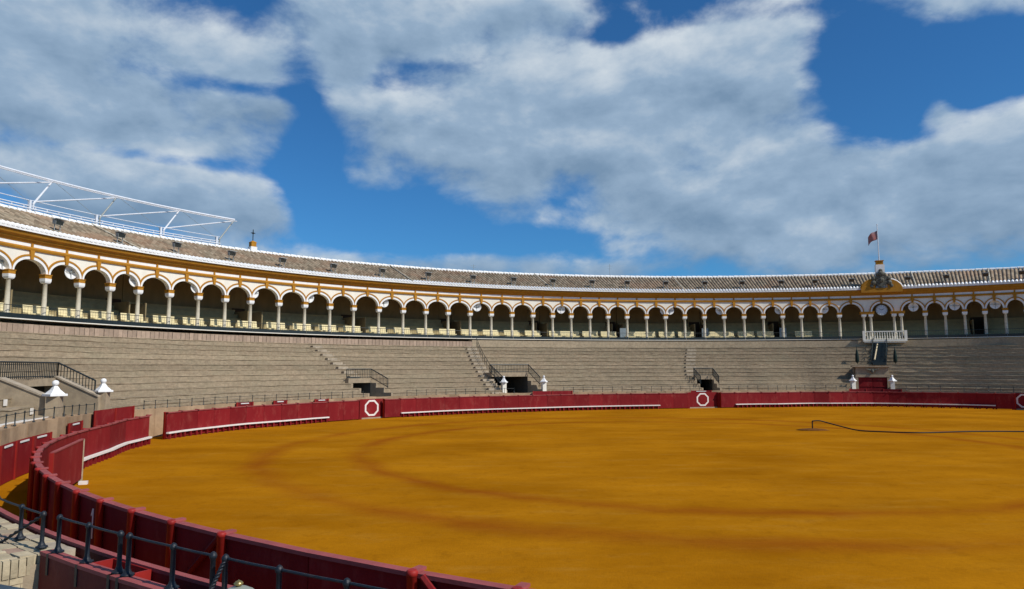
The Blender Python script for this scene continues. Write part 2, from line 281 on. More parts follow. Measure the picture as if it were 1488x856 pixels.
# ------------------------------------------------------------------ mesh helpers
class MB:
    def __init__(s): s.v = []; s.f = []; s.uv = {}
    def quad(s, a, b, c, d, uv=None):
        n = len(s.v); s.v += [tuple(a), tuple(b), tuple(c), tuple(d)]; s.f.append((n, n+1, n+2, n+3))
        if uv: s.uv[len(s.f)-1] = uv
    def box(s, x0, x1, y0, y1, z0, z1, M=None):
        P = [(x0,y0,z0),(x1,y0,z0),(x1,y1,z0),(x0,y1,z0),(x0,y0,z1),(x1,y0,z1),(x1,y1,z1),(x0,y1,z1)]
        s.hexa(P, M); return s
    def hexa(s, P, M=None):
        if M is not None: P = [tuple(M @ Vector(p)) for p in P]
        n = len(s.v); s.v += [tuple(p) for p in P]
        s.f += [tuple(n+i for i in q) for q in ((0,3,2,1),(4,5,6,7),(0,1,5,4),(1,2,6,5),(2,3,7,6),(3,0,4,7))]; return s
    def tube(s, pts, r, seg=8, M=None, cap=True):
        pts = [Vector(p) for p in pts]; rr = r if isinstance(r, (list, tuple)) else [r]*len(pts); rings = []
        if M is not None: pts = [M @ p for p in pts]
        up0 = None
        for i, p in enumerate(pts):
            d = (pts[min(i+1, len(pts)-1)] - pts[max(i-1, 0)]).normalized()
            up = Vector((0,0,1)) if abs(d.z) < .95 else Vector((1,0,0))
            a = d.cross(up).normalized()
            if up0 is not None and a.dot(up0) < 0: a = -a
            up0 = a; b = d.cross(a); n = len(s.v)
            s.v += [tuple(p + (a*math.cos(2*math.pi*k/seg) + b*math.sin(2*math.pi*k/seg))*rr[i]) for k in range(seg)]; rings.append(n)
        for a, b in zip(rings, rings[1:]):
            s.f += [(a+k, b+k, b+(k+1) % seg, a+(k+1) % seg) for k in range(seg)]
        if cap: s.f += [tuple(rings[0]+k for k in range(seg)), tuple(rings[-1]+k for k in reversed(range(seg)))]
        return s
    def lathe(s, prof, seg=14, M=None, sx=1, sy=1):
        rings = []
        for r, z in prof:
            n = len(s.v); rings.append(n)
            for k in range(seg):
                p = Vector((r*sx*math.cos(2*math.pi*(k+.5)/seg), r*sy*math.sin(2*math.pi*(k+.5)/seg), z))
                s.v.append(tuple(M @ p if M is not None else p))
        for a, b in zip(rings, rings[1:]): s.f += [(a+k, a+(k+1) % seg, b+(k+1) % seg, b+k) for k in range(seg)]
        s.f += [tuple(rings[0]+k for k in reversed(range(seg))), tuple(rings[-1]+k for k in range(seg))]; return s
    def prism(s, pts, y0, y1, M=None):
        """outline pts (x,z), counter-clockwise from the front, pushed from y0 to y1"""
        n = len(s.v); k = len(pts)
        for y in (y0, y1):
            for (x, z) in pts:
                p = Vector((x, y, z)); s.v.append(tuple(M @ p if M is not None else p))
        s.f.append(tuple(n+i for i in range(k))); s.f.append(tuple(n+k+i for i in reversed(range(k))))
        s.f += [(n+i, n+k+i, n+k+(i+1) % k, n+(i+1) % k) for i in range(k)]; return s
    def sweep(s, ts, prof, closed=True, u0=0., jit=0.):
        """prof: list of (off,z) or function of angle; section carried along the ring"""
        P = []; u = [u0]
        for i, t in enumerate(ts):
            pr = prof(t) if callable(prof) else prof
            P.append([RP(t, o+random.uniform(-jit, jit), z+random.uniform(-jit, jit)*.8) for o, z in pr])
            if i: u.append(u[-1] + (P[i][0]-P[i-1][0]).length)
        pr = prof(ts[0]) if callable(prof) else prof
        k = len(pr); v = [0.]
        for i in range(k): v.append(v[-1] + math.dist(pr[i], pr[(i+1) % k]))
        n = len(s.v)
        for row in P: s.v += [tuple(p) for p in row]
        for i in range(len(ts)-1):
            for j in range(k if closed else k-1):
                j2 = (j+1) % k; s.f.append((n+i*k+j, n+i*k+j2, n+(i+1)*k+j2, n+(i+1)*k+j))
                s.uv[len(s.f)-1] = [(u[i], v[j]), (u[i], v[j+1]), (u[i+1], v[j+1]), (u[i+1], v[j])]
        if closed:
            s.f.append(tuple(n+j for j in reversed(range(k)))); s.f.append(tuple(n+(len(ts)-1)*k+j for j in range(k)))
        return s
    def mesh(s, name, m, smooth=False):
        me = bpy.data.meshes.new(name); me.from_pydata(s.v, [], s.f)
        if s.uv:
            l = me.uv_layers.new(name='UVMap').data
            for fi, uv in s.uv.items():
                st = me.polygons[fi].loop_start
                for q, c in enumerate(uv): l[st+q].uv = c
        me.materials.append(m)
        if smooth:
            for p in me.polygons: p.use_smooth = len(p.vertices) == 4
        return me

def tag(o, label=None, cat=None, group=None, kind=None):
    if label: o['label'] = label
    if cat: o['category'] = cat
    if group: o['group'] = group
    if kind: o['kind'] = kind
    return o
WM = {}
def link(o, M=None, parent=None):
    COL.objects.link(o); M = M or Matrix.Identity(4)
    if parent is not None:
        o.parent = parent; o.matrix_parent_inverse = WM[parent.name].inverted()
    o.matrix_basis = M; WM[o.name] = M.copy(); return o
def empty(name, loc, label, cat, group=None):
    o = bpy.data.objects.new(name, None); o.empty_display_size = .3
    link(o, Matrix.Translation(loc)); return tag(o, label, cat, group)
def put(name, me, M=None, parent=None): return link(bpy.data.objects.new(name, me), M, parent)
def build(name, mb, m, parent=None, smooth=False, origin=None):
    """mesh given in world coordinates; its origin is set to `origin` (or its own base centre)"""
    if origin is None:
        xs = [v[0] for v in mb.v]; ys = [v[1] for v in mb.v]; zs = [v[2] for v in mb.v]
        origin = ((min(xs)+max(xs))/2, (min(ys)+max(ys))/2, min(zs))
    mb.v = [(a-origin[0], b-origin[1], c-origin[2]) for a, b, c in mb.v]
    return put(name, mb.mesh(name, m, smooth), Matrix.Translation(origin), parent)

ORD = 'first second third fourth fifth sixth seventh eighth ninth tenth eleventh twelfth thirteenth fourteenth fifteenth sixteenth seventeenth eighteenth nineteenth twentieth'.split()
ORD += ['twenty-'+w for w in ORD[:9]] + ['thirtieth'] + ['thirty-'+w for w in ORD[:9]] + ['fortieth'] + ['forty-'+w for w in ORD[:9]]
def counted(ts, t, at=66.7):
    """ordinal of t counted from the balcony, and the way it is counted"""
    side = [u for u in ts if (u > at) == (t > at)]; side.sort(key=lambda u: abs(u-at))
    return ORD[side.index(t)], ('towards the steel canopy frame' if t > at else 'into the shaded end')
# ------------------------------------------------------------------ ground and sand
g = MB(); g.quad((-1500,-1500,-.06),(1500,-1500,-.06),(1500,1500,-.06),(-1500,1500,-.06))
tag(build('ground', g, mat('city ground', (.22, .20, .17), .95, .2, .2)), kind='structure')
g = MB(); n = 180
ring = [RP(360*i/n, 2.3, 0) for i in range(n)]
g.v = [tuple(p) for p in ring]; g.f = [tuple(range(n))]
tag(build('arena_sand', g, sand_mat()), kind='structure')

# ------------------------------------------------------------------ red barrier round the sand
ZB = 1.40
def unit_panel(): # length 1 along x, front (arena side) at y=0
    return MB().box(-.495, .495, 0, .05, .06, ZB-.05)
PANEL = unit_panel().mesh('panel', RED)
CAPR = MB().box(-.5, .5, -.035, .10, ZB-.05, ZB).mesh('cap_rail', REDTOP)
STRIP = MB().box(-.496, .496, -.17, -.005, .29, .37).mesh('step_rail', PAINTW)
FOOT = MB().prism([(-.05,0),(.05,0),(.05,.29),(-.05,.29)], -.15, -.002).mesh('step_bracket', RED)
POST = MB().lathe([(.062,0),(.062,1.37),(.07,1.375),(.07,1.42),(.05,1.44)], 12).mesh('post', REDP, True)
PCAP = MB().box(-.055, .055, -.20, .0, 1.402, 1.435).mesh('post_cap', REDTOP)
def barrier(t0, t1, label, strip0=2, strip1=2, near=False):
    ts = arcs(t0, t1, 0, 1.35); mid = RP((t0+t1)/2, 0)
    root = empty('red_barrier', mid, label, 'barrier', 'stretches of red barrier round the sand')
    n = len(ts)-1
    for i in range(n):
        A, B = RP(ts[i], 0), RP(ts[i+1], 0)
        if t1 > t0: A, B = B, A
        M, L = chord(A, B); MS = M @ Matrix.Diagonal((L, 1, 1, 1))
        p = put('panel', PANEL, MS, root); put('cap_rail', CAPR, MS, p)
        if strip0 <= i < n-strip1:
            put('step_rail', STRIP, MS, p)
            for k in (-.36, 0, .36): put('step_bracket', FOOT, M @ Matrix.Translation((k*L, 0, 0)), p)
    for i in range(n+1):
        M = frame(ts[i], .115); q = put('post', POST, M, root); put('post_cap', PCAP, M, q)
    return root, ts
barrier(90.9, 52.4, 'long shaded stretch of red barrier below the balcony and the clock', 1, 1)
barrier(142.4, 96.1, 'red barrier stretch below the white capped entrance pillars, a octagon boards at both ends', 1, 2)
barrier(173.2, 146.3, 'sunlit red barrier stretch facing the sun, white step rail, dark opening at each end', 0, 2)
b_e, ts_e = barrier(228.28, 177.0, 'curved red barrier stretch with the white number 1 on its back', 14, 0)
barrier(410-.05, 233.88, 'red barrier stretch beyond the plain double gate, mostly out of sight', 2, 2)
# the number on the back of one panel
nm = RP(222.3, 0); i = min(range(len(ts_e)-1), key=lambda k: abs((ts_e[k]+ts_e[k+1])/2-220.6))
M, L = chord(RP(ts_e[i], 0), RP(ts_e[i+1], 0))
d = MB()
d.prism([(-.14,.66),(-.08,.66),(-.075,1.19),(-.135,1.19)], .0525, .056, M)
d.prism([(-.075,1.19),(-.075,1.10),(-.02,1.04),(.0,1.07)], .0525, .056, M)
build('number_one', d, PAINTW, b_e)
# plain double gate with braces
root = empty('barrier_gate', RP(231, 0), 'dark red double gate without posts between two braced barrier posts', 'gate')
ga = [RP(233.88, 0), RP(231.08, 0), RP(228.28, 0)]
for A, B in ((ga[2], ga[1]), (ga[1], ga[0])):
    A, B = (A, B) if (B-A).x > 0 and False else (A, B)
    M, L = chord(B, A); MS = M @ Matrix.Diagonal((L, 1, 1, 1))
    p = put('gate_leaf', PANEL, MS, root); put('cap_rail', CAPR, MS, p)
for (t0, z0, t1, z1) in ((228.2, 1.38, 226.0, .25), (234.1, 1.38, 236.0, .3)):
    build('brace', MB().tube([RP(t0, .10, z0), RP(t1, .12, z1)], .045, 6), RED, root)

OCT = MB()
def octagon(mb, rx, rz, w, y0, y1, cz, M):
    c = .42; pts = [(rx,rz*c),(rx*c,rz),(-rx*c,rz),(-rx,rz*c),(-rx,-rz*c),(-rx*c,-rz),(rx*c,-rz),(rx,-rz*c)]
    for i in range(8):
        a, b = pts[i], pts[(i+1) % 8]; k = 1-w/rx
        mb.prism([(a[0], cz+a[1]),(b[0], cz+b[1]),(b[0]*k, cz+b[1]*k),(a[0]*k, cz+a[1]*k)], y0, y1, M)
for tc, w, lab, off in ((143.8, 2.1, 'red refuge board with a white octagon, beside the small sunlit entrance', .32),
                   (93.5, 2.9, 'red refuge board with a white octagon, below the square dark entrance', .32),
                   (51.35, 1.5, 'red refuge board with a white octagon, at the end of the shaded barrier', .32)):
    M = frame(tc, off); root = empty('refuge_board', RP(tc, off), lab, 'refuge board', 'octagon refuge boards')
    build('board', MB().box(-w/2, w/2, 0, .06, .10, 1.44, M), RED, root)
    build('sill', MB().box(-w/2, w/2, -.05, .10, 0, .098, M), COPE, root)
    mb = MB(); octagon(mb, .60, .58, .13, -.006, -.0015, .78, M); build('octagon_mark', mb, PAINTW, root)
    for s in (-1, 1): build('side_post', MB().box(s*(w/2+.10)-.098, s*(w/2+.10)+.098, -.30, .08, 0, 1.42, M), RED, root)
# board standing in front of the barrier at the left
A, B = Vector((-14.22, 23.35, 0)), Vector((-12.75, 19.6, 0))
M, L = chord(B, A)
root = empty('refuge_board', (A+B)/2, 'free standing red refuge board with a pale end post, set before the curved barrier', 'refuge board')
build('board', MB().box(-L/2, L/2, -.03, .03, .12, 1.38, M), RED, root)
build('cap_rail', MB().box(-L/2, L/2, -.05, .05, 1.382, 1.42, M), REDTOP, root)
build('end_post', MB().box(L/2+.002, L/2+.10, -.05, .05, 0, 1.40, M), PAVE, root)
build('end_post', MB().box(-L/2-.10, -L/2-.002, -.05, .05, 0, 1.40, M), REDP, root)
for k in (-.2, .38): build('foot', MB().box(k*L-.09, k*L+.09, -.30, -.052, 0, .10, M), PAINTW, root)

# ------------------------------------------------------------------ wall of the lane behind the barrier, boards on it
def zwall(t): return 1.52 if t < 170 else 1.52 + .23*min(1, (t-170)/18)
root = empty('lane_wall', RP(120, 1.7), 'low beige stone wall behind the red barrier carrying iron posts', 'wall')
blocks = arcs(46, 213, 1.7, .95)
for i, (a, b) in enumerate(zip(blocks, blocks[1:])):
    dz = random.uniform(-.02, .02); o = 1.48 + random.uniform(-.015, .015)
    z = zwall((a+b)/2) + dz; ts = [a+.0008, (a+b)/2, b-.0008]
    build('wall_block', MB().sweep(ts, [(o,0),(1.99,0),(1.99,z),(o,z)]), WALLST, root)
def lane_board(t0, t1, off, z1, label, dash=True, m=RED, grp='red boards on the lane wall'):
    mid = (t0+t1)/2; root = empty('lane_board', RP(mid, off), label, 'board', grp); n = max(2, int(abs(t1-t0)/.6))
    ts = [t0+(t1-t0)*i/n for i in range(n+1)]
    build('board', MB().sweep(ts, [(off,.02),(off+.06,.02),(off+.06,z1),(off,z1)]), m, root)
    L = (RP(t0, off)-RP(t1, off)).length; k = max(2, round(L/1.7)+1); pt = [t0+(t1-t0)*i/(k-1) for i in range(k)]
    for t in pt: build('batten', MB().box(-.05, .05, -.045, -.002, 0, z1+.02, frame(t, off)), REDP, root)
    if dash:
        for a, b in zip(pt, pt[1:]):
            q = [a+(b-a)*x for x in (.25, .5, .75)]
            build('white_strip', MB().sweep(q, [(off-.03,z1-.10),(off-.002,z1-.10),(off-.002,z1-.04),(off-.03,z1-.04)]), PAINTW, root)
lane_board(202.5, 190.6, 1.36, 1.27, 'long red board with battens and white strips along the sandy lane wall')
lane_board(187.6, 184.8, 1.36, 1.47, 'short red board with one white strip between stone wall blocks, beside the tall lane board')
lane_board(182.2, 175.2, 1.30, 1.80, 'tall red board closing the lane behind the narrow barrier opening', False)
lane_board(160.8, 158.9, 1.36, 1.56, 'small red board with white strip over the sunlit barrier, nearer the tall lane board', True)
lane_board(156.2, 154.4, 1.36, 1.56, 'small red board with white strip over the sunlit barrier, nearer the octagon', True)
lane_board(150.4, 148.6, 1.36, 1.52, 'red board beside the octagon board below the small sunlit entrance', True)
lane_board(118.6, 112.6, 1.30, 1.66, 'tall red lane board below the entrance with white capped pillars', False)
lane_board(94.6, 91.6, 1.30, 1.56, 'red lane board with white strip above the octagon, below the square entrance', True)
lane_board(71.8, 65.4, 1.30, 1.62, 'tall dark red lane board before the main gate', False)

# iron posts with a thin rail along that wall
IPOST = MB().lathe([(.028,-.24),(.028,0),(.05,.0),(.05,.03),(.022,.05),(.018,.40),(.03,.42),(.03,.45),(.01,.47)], 8).mesh('post', IRON, True)
def iron_fence(t0, t1, label):
    root = empty('iron_railing', RP((t0+t1)/2, 1.6, 1.5), label, 'railing', 'iron railings on the lane wall')
    ts = arcs(t0, t1, 1.6, .95)
    for t in ts: put('post', IPOST, frame(t, 1.52+.04, zwall(t)), root)
    b = MB(); b.tube([RP(t, 1.56, zwall(t)+.41) for t in arcs(t0, t1, 1.6, .5)], .012, 5); build('rail', b, IRON, root)
iron_fence(64.8, 47, 'iron railing on the lane wall along the deeply shaded seating')
iron_fence(88.8, 72.2, 'iron railing on the lane wall between square entrance and main gate')
iron_fence(113.6, 93.2, 'iron railing on the lane wall between pillared and square entrance')
iron_fence(137, 121.2, 'iron railing on the lane wall between small entrance and pillared entrance')
iron_fence(172.6, 143.2, 'iron railing on the lane wall between the broad entrance and the small one')
iron_fence(210, 181.2, 'iron railing on the lane wall in front of the broad entrance')

# ------------------------------------------------------------------ seating terraces
NR, O0, DR, Z0, DZ = 12, 2.0, .86, 1.42, .37
ENT = [ # left and right edge (deg), rows cut
    (186.6, 178.2, 5), (142.0, 138.5, 4), (122.0, 116.2, 5), (92.6, 89.7, 4), (71.1, 66.5, 6)]
STA = [(138.1, 140.6, .9), (118.2, 123.4, 1.1), (89.6, 93.9, 1.0)]
def cut(a, b, k):
    iv = [(a, b)]
    for hi, lo, nk in ENT:
        if k < nk:
            out = []
            for (p, q) in iv:
                if hi <= p or lo >= q: out.append((p, q)); continue
                if lo > p: out.append((p, lo))
                if hi < q: out.append((hi, q))
            iv = out
    return iv
SEC = [(46, 68.8, 'dark shaded brick seating terrace beyond the main gate'),
       (68.8, 91.15, 'brick seating terrace between the main gate and the square entrance'),
       (91.15, 119.1, 'brick seating terrace between the square entrance and the stair with handrail'),
       (119.1, 140.2, 'brick seating terrace between the small entrance and the stair with handrail'),
       (140.2, 182.4, 'broad sunlit brick seating terrace between the small and the broad entrance'),
       (182.4, 206, 'near brick seating terrace with white edged front row beside the broad entrance')]
for a, b, lab in SEC:
    root = empty('seating_terrace', RP((a+b)/2, 7), lab, 'seating terrace', 'brick seating terraces')
    for k in range(NR):
        o, z0, z1 = O0+DR*k, Z0+DZ*k, Z0+DZ*(k+1)
        for (p, q) in cut(a, b, k):
            if q-p < .05: continue
            ts = arcs(q-.004, p+.004, o, .7)
            pr = [(o,z0-.06),(o,z1-.055),(o-.03,z1-.055),(o-.03,z1),(o+DR+.05,z1),(o+DR+.05,z0-.06)]
            # wound so that faces look outwards
            r = build('seat_row', MB().sweep(ts, pr[::-1], u0=random.uniform(0, 3), jit=.014), TERR, root)
    zt = Z0+DZ*NR; ot = O0+DR*NR
    hi = max(a, min(b, 117.9))
    if a < 117.9:
        build('parapet', MB().sweep(arcs(min(b, 117.9)-.004, a+.004, ot, 1.2), [(ot,zt-.05),(ot,6.56),(DG+.4,6.56),(DG+.4,zt-.05)][::-1]), PARAB, root)
    if b > 117.9:
        t0, t1 = b-.004, max(a, 117.9)+.004
        build('parapet', MB().sweep(arcs(t0, t1, ot, 1.2), [(ot+.10,zt-.05),(ot+.10,6.42),(DG+.4,6.42),(DG+.4,zt-.05)][::-1]), TERR, root)
        bl = arcs(t0, t1, ot, .36)
        me = MB().box(-.165, .165, -.11, .02, zt+.004, 6.40).mesh('coping_brick', COPB)
        for p, q in zip(bl, bl[1:]):
            put('coping_brick', me, frame((p+q)/2, ot+.08) @ Matrix.Translation((0, random.uniform(-.02, .02), random.uniform(-.03, .02))), root)
# white edge on the nearest front row
build_w = MB().sweep(arcs(205, 188.3, 2, 1.2), [(1.955,Z0+DZ-.07),(1.955,Z0+DZ+.006),(2.08,Z0+DZ+.006),(2.08,Z0+DZ-.07)][::-1])
build('edge_strip', build_w, PAINTW, root)

# stairs up the terraces
for si, (tt, tb, w) in enumerate(STA):
    lab = ['plain stone stair climbing the terrace above the small entrance', 'steep stone stair with iron handrail beside the pillared entrance', 'pale stone stair climbing above the square entrance'][si]
    root = empty('stone_stair', RP(tb, 2.5, 1.5), lab, 'stair')
    k0 = [4, 0, 4][si]
    def ta(o): return tb + (tt-tb)*(o-2.0)/(DR*NR)
    for k in range(k0, NR):
        o, z = O0+DR*k, Z0+DZ*k
        M = frame(ta(o), o)
        build('step', MB().box(-w/2, w/2, -.43, .02, z-.05, z+DZ/2, M), STEPM, root)
        build('step', MB().box(-w/2, w/2, -.035, .30, z+DZ-.06, z+DZ+.012, M), STEPM, root)
    if si == 1:
        rl = MB()
        for k in range(NR):
            o, z = O0+DR*k, Z0+DZ*k; p = RP(ta(o)-.75, o, z+DZ)
            rl.tube([p, p+Vector((0,0,.85))], .022, 6)
        rl.tube([RP(ta(O0+DR*k)-.75, O0+DR*k, Z0+DZ*(k+1)+.85) for k in range(NR)], .026, 6)
        rl.tube([RP(ta(O0+DR*k)-.75, O0+DR*k, Z0+DZ*(k+1)+.45) for k in range(NR)], .018, 6)
        build('handrail', rl, IRON, root)

# ------------------------------------------------------------------ entrances through the terraces
def rail_panel(mb, P, Q, h, n, r=.026):
    """iron railing between two foot points"""
    P, Q = Vector(P), Vector(Q); up = Vector((0,0,h))
    mb.tube([P+up, Q+up], r*1.5, 6); mb.tube([P+up*.12, Q+up*.12], r, 5)
    for i in range(n+1):
        a = P.lerp(Q, i/n); mb.tube([a, a+up], r*1.4 if i in (0, n) else r*.7, 5)
def pillar(root, M, x, y, zt, w, flat=1.0):
    build('pillar', MB().box(x-w/2, x+w/2, y-w/2, y+w/2, 0, zt, M), COPE if flat > 1 else WHITE, root)
    c = MB(); T = M @ Matrix.Translation((x, y, zt)) @ Matrix.Rotation(math.pi/4, 4, 'Z')
    W = (w/2+.09)*1.4142
    c.lathe([(W,.001),(W,.09),(W*.8,.10),(W*.42,.26),(W*.22,.40),(.05,.42)], 4, T)
    cp = build('pillar_cap', c, PUREW, root)
    q = MB(); r = w*.25
    q.lathe([(.02,.41)]+[(r*math.sin(math.pi*i/8)+.01, .41+r-r*math.cos(math.pi*i/8)) for i in range(1, 8)]+[(.02,.41+2*r)], 12, T)
    build('ball', q, PUREW, cp, True)
def entrance(key, label, pillars=None, sides=(1, 1), cheek=False, railh=.74, lint=.36, op=4.2):
    tl, tr, nk = ENT[key]; tc = (tl+tr)/2
    root = empty('entrance', RP(tc, 2.0), label, 'entrance', 'entrances through the seating')
    o1 = O0+DR*nk; zt = Z0+DZ*nk; dg = 180/math.pi/40
    # cheek walls follow the rows: one stepped block per row
    for s, t in ((-1, tl), (1, tr)):
        mb = MB(); a, b = (t-.17*dg, t) if s < 0 else (t, t+.17*dg)
        for k in range(nk):
            o = O0+DR*k; z = Z0+DZ*(k+1)
            mb.sweep([b, a], [(o-.02,.02),(o-.02,z-.006),(o+DR-.02,z-.006),(o+DR-.02,.02)][::-1])
        build('cheek_wall', mb, COPE, root)
        if cheek:
            tt_ = t-.2*dg if s < 0 else t+.2*dg
            pts = [RP(tt_, O0+.1, 2.35), RP(tt_, op, zt+.02), RP(tt_, op+.5, zt+.02)]; cm = MB()
            for P, Q in zip(pts, pts[1:]):
                cc, Lc = chord(Vector((P.x,P.y,0)), Vector((Q.x,Q.y,0))); x = cc.to_3x3() @ Vector((0,1,0))*.2; dn = Vector((0,0,1.5)); up = Vector((0,0,.0))
                cm.hexa([P-x-dn, Q-x-dn, Q+x-dn, P+x-dn, P-x, Q-x, Q+x, P+x])
            w_ = build('sloping_wall', cm, COPE, root); cm = MB()
            for P, Q in zip(pts, pts[1:]):
                cc, Lc = chord(Vector((P.x,P.y,0)), Vector((Q.x,Q.y,0))); x = cc.to_3x3() @ Vector((0,1,0))*.25; dn = Vector((0,0,.004)); up = Vector((0,0,.08))
                cm.hexa([P-x+dn, Q-x+dn, Q+x+dn, P+x+dn, P-x+up, Q-x+up, Q+x+up, P+x+up])
            build('sloping_coping', cm, STEPM, w_)
    # platform over the tunnel mouth, tunnel behind
    inn = .18*dg; ts = [tl-inn, tc, tr+inn]
    build('platform', MB().sweep(ts, [(op,zt-lint),(op,zt-.002),(o1+.25,zt-.002),(o1+.25,zt-lint)][::-1]), COPE, root)
    fl = 1.05; tn = MB(); P = {}
    for i, t in ((0, tl-inn), (1, tr+inn)):
        for j, o in ((0, op+.05), (1, o1+5.5)): P[i, j] = RP(t, o)
    def z(p, h): return (p.x, p.y, h)
    zc = zt-lint-.002
    tn.quad(z(P[0,0],fl), z(P[1,0],fl), z(P[1,1],fl), z(P[0,1],fl)); tn.quad(z(P[0,0],zc), z(P[0,1],zc), z(P[1,1],zc), z(P[1,0],zc))
    tn.quad(z(P[0,0],fl), z(P[0,1],fl), z(P[0,1],zc), z(P[0,0],zc)); tn.quad(z(P[1,0],fl), z(P[1,0],zc), z(P[1,1],zc), z(P[1,1],fl))
    tn.quad(z(P[0,1],fl), z(P[1,1],fl), z(P[1,1],zc), z(P[0,1],zc))
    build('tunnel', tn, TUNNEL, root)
    build('landing', MB().sweep([tl-.05, tc, tr+.05], [(1.995,.02),(1.995,fl-.004),(op+.06,fl-.004),(op+.06,.02)][::-1]), STEPM, root)
    rb = MB(); nb = max(6, int((RP(tl, op)-RP(tr, op)).length/.16))
    rail_panel(rb, RP(tl-inn*.5, op+.10, zt), RP(tr+inn*.5, op+.10, zt), railh, nb); build('front_railing', rb, IRON, root)
    for s, t in ((0, tl-inn*.5), (1, tr+inn*.5)):
        if sides[s]:
            rs = MB(); rail_panel(rs, RP(t, op+.10, zt), RP(t, O0+.45, 2.4 if cheek else Z0+DZ+.35), railh, 12); build('side_railing', rs, IRON, root)
    if pillars:
        w, zt2, flat = pillars
        for t in (tl+.12, tr-.12): pillar(root, frame(t, O0+.12), 0, 0, zt2, w, flat)
    return root
e1 = entrance(0, 'broad entrance with sloping cheek walls and white ball topped pillars', (.50, 2.58, 2), (0, 1), True)
for k, t in ((2, 187.6), (1, 187.2)):
    build('number_plaque', MB().box(-.14, .14, -.06, -.035, Z0+DZ*k+.06, Z0+DZ*k+.32, frame(t, O0+DR*k)), PAINTW, e1)
entrance(1, 'small sunlit entrance with railing at the foot of the plain stair', None, (0, 1))
entrance(2, 'entrance flanked by two slim white pillars with ball tops, beside the handrail stair', (.36, 2.42, 1))
entrance(3, 'square dark entrance above the octagon board, with iron railing', None, (1, 1))
e5 = entrance(4, 'main gate with red door and horned bull head below the balcony', (.36, 2.35, 1), (0, 0), False, .05, 1.1)
# red door leaves, crest and steps of the main gate
M = frame(68.7, O0+.9)
for s in (-1, 1):
    x0, x1 = sorted((s*.015, s*1.25))
    dl = build('door_leaf', MB().box(x0, x1, 0, .07, 1.06, 2.72, M), RED, e5)
    for zz in (1.2, 1.85, 2.5): build('door_batten', MB().box(x0+.05, x1-.05, -.03, -.002, zz-.05, zz+.05, M), RED, dl)
build('gate_beam', MB().box(-1.5, 1.5, -.12, .25, 2.722, 2.98, M), COPE, e5)
for s in (-1, 1): build('gate_jamb', MB().box(s*1.42-.15, s*1.42+.15, -.10, .24, 1.06, 2.72, M), COPE, e5)
build('attic_panel', MB().box(-1.45, 1.45, .06, .22, 2.982, 3.70, M), COPE, e5)
build('gate_cornice', MB().box(-1.75, 1.75, -.16, .9, 3.702, 3.84, M), COPE, e5)
bh = MB(); T = M @ Matrix.Translation((0, -.02, 3.30)) @ Matrix.Rotation(math.pi/2, 4, 'X')
bh.lathe([(.02,-.02),(.12,.0),(.17,.06),(.16,.14),(.09,.24),(.03,.27)], 12, M @ Matrix.Translation((0, -.02, 3.36)) @ Matrix.Rotation(R(100), 4, 'X'))
bh.tube([(0,-.10,3.36),(0,-.22,3.22),(0,-.24,3.10)], [.15,.12,.07], 10, M)
for s in (-1, 1):
    bh.tube([(s*.08,-.10,3.40),(s*.30,-.14,3.42),(s*.50,-.18,3.50),(s*.58,-.20,3.62)], [.06,.05,.035,.01], 8, M)
    bh.tube([(s*.12,-.08,3.36),(s*.28,-.08,3.30)], [.05,.015], 6, M)
build('bull_head', bh, GREYST, e5, True)
# dark steps from the balcony down to the gate, and two furled awnings
root = empty('dark_stair', RP(67.4, 8.5, 4), 'dark narrow stair dropping from the balcony to the main gate', 'stair')
for k in range(6, NR):
    o, zz = O0+DR*k, Z0+DZ*(k+1); MM = frame(67.6-.1*(k-6), o)
    for q in range(2): build('step', MB().box(-.62, .62, -.40+.43*q, .03+.43*q, zz-.1, zz+.16+.18*q, MM), IRON, root)
for s in (-1, 1):
    rl = MB(); rail_panel(rl, frame(67.6, O0+DR*6, Z0+DZ*7) @ Vector((s*.66,0,0)), frame(67.1, O0+DR*12, Z0+DZ*12) @ Vector((s*.66,0,.3)), .8, 14); build('handrail', rl, IRON, root)
tag(build('pale_plank', MB().tube([RP(67.45, 11.9, 6.25), RP(68.1, 7.3, 4.45)], .09, 4), PAVE), 'pale plank lying along the dark stair below the balcony', 'plank')
for t, lb in ((70.1, 'furled dark green awning standing over the main gate, pillar side nearest the square entrance'), (65.7, 'furled dark green awning standing over the main gate, on the deeply shaded side')):
    root = empty('furled_awning', RP(t, 7.4, 3.7), lb, 'awning', 'furled awnings by the main gate'); MM = frame(t, 7.4, Z0+DZ*6)
    build('cloth', MB().lathe([(.10,.5),(.19,.7),(.17,1.2),(.10,1.7),(.03,1.95)], 10, MM), TREEG, root, True)
    build('pole', MB().lathe([(.035,0),(.035,2.1),(.02,2.12)], 8, MM), IRON, root)

# ------------------------------------------------------------------ arcaded gallery
COLT = [168.85,165.61,162.48,159.52,156.72,153.5,150.42,147.49,144.64,141.38,138.34,135.32,132.44,129.33,126.29,123.42,120.58,117.75,115.02,112.34,109.63,107.07,104.66,102.22,99.88,97.44,94.94,92.53,90.11,87.65,85.2,82.76,80.42,78.1,75.9,73.74,71.48,68.4,65.06,62.06,59.97,57.97,55.93,53.92]
COLT = [168.85+3.2*i for i in range(6, 0, -1)] + COLT + [53.92-2.05*i for i in range(1, 5)]
BOX0 = COLT.index(68.4)                       # balcony bay begins at this column
ZF, ZC, ZS = 6.77, 9.66, 11.0                 # floor, springing, underside of string course
def zeave(t):
    pts = EAVE
    for (a, u), (b, v) in zip(pts, pts[1:]):
        if a <= t <= b: return u+(v-u)*(t-a)/(b-a)
    return pts[0][1] if t < pts[0][0] else pts[-1][1]
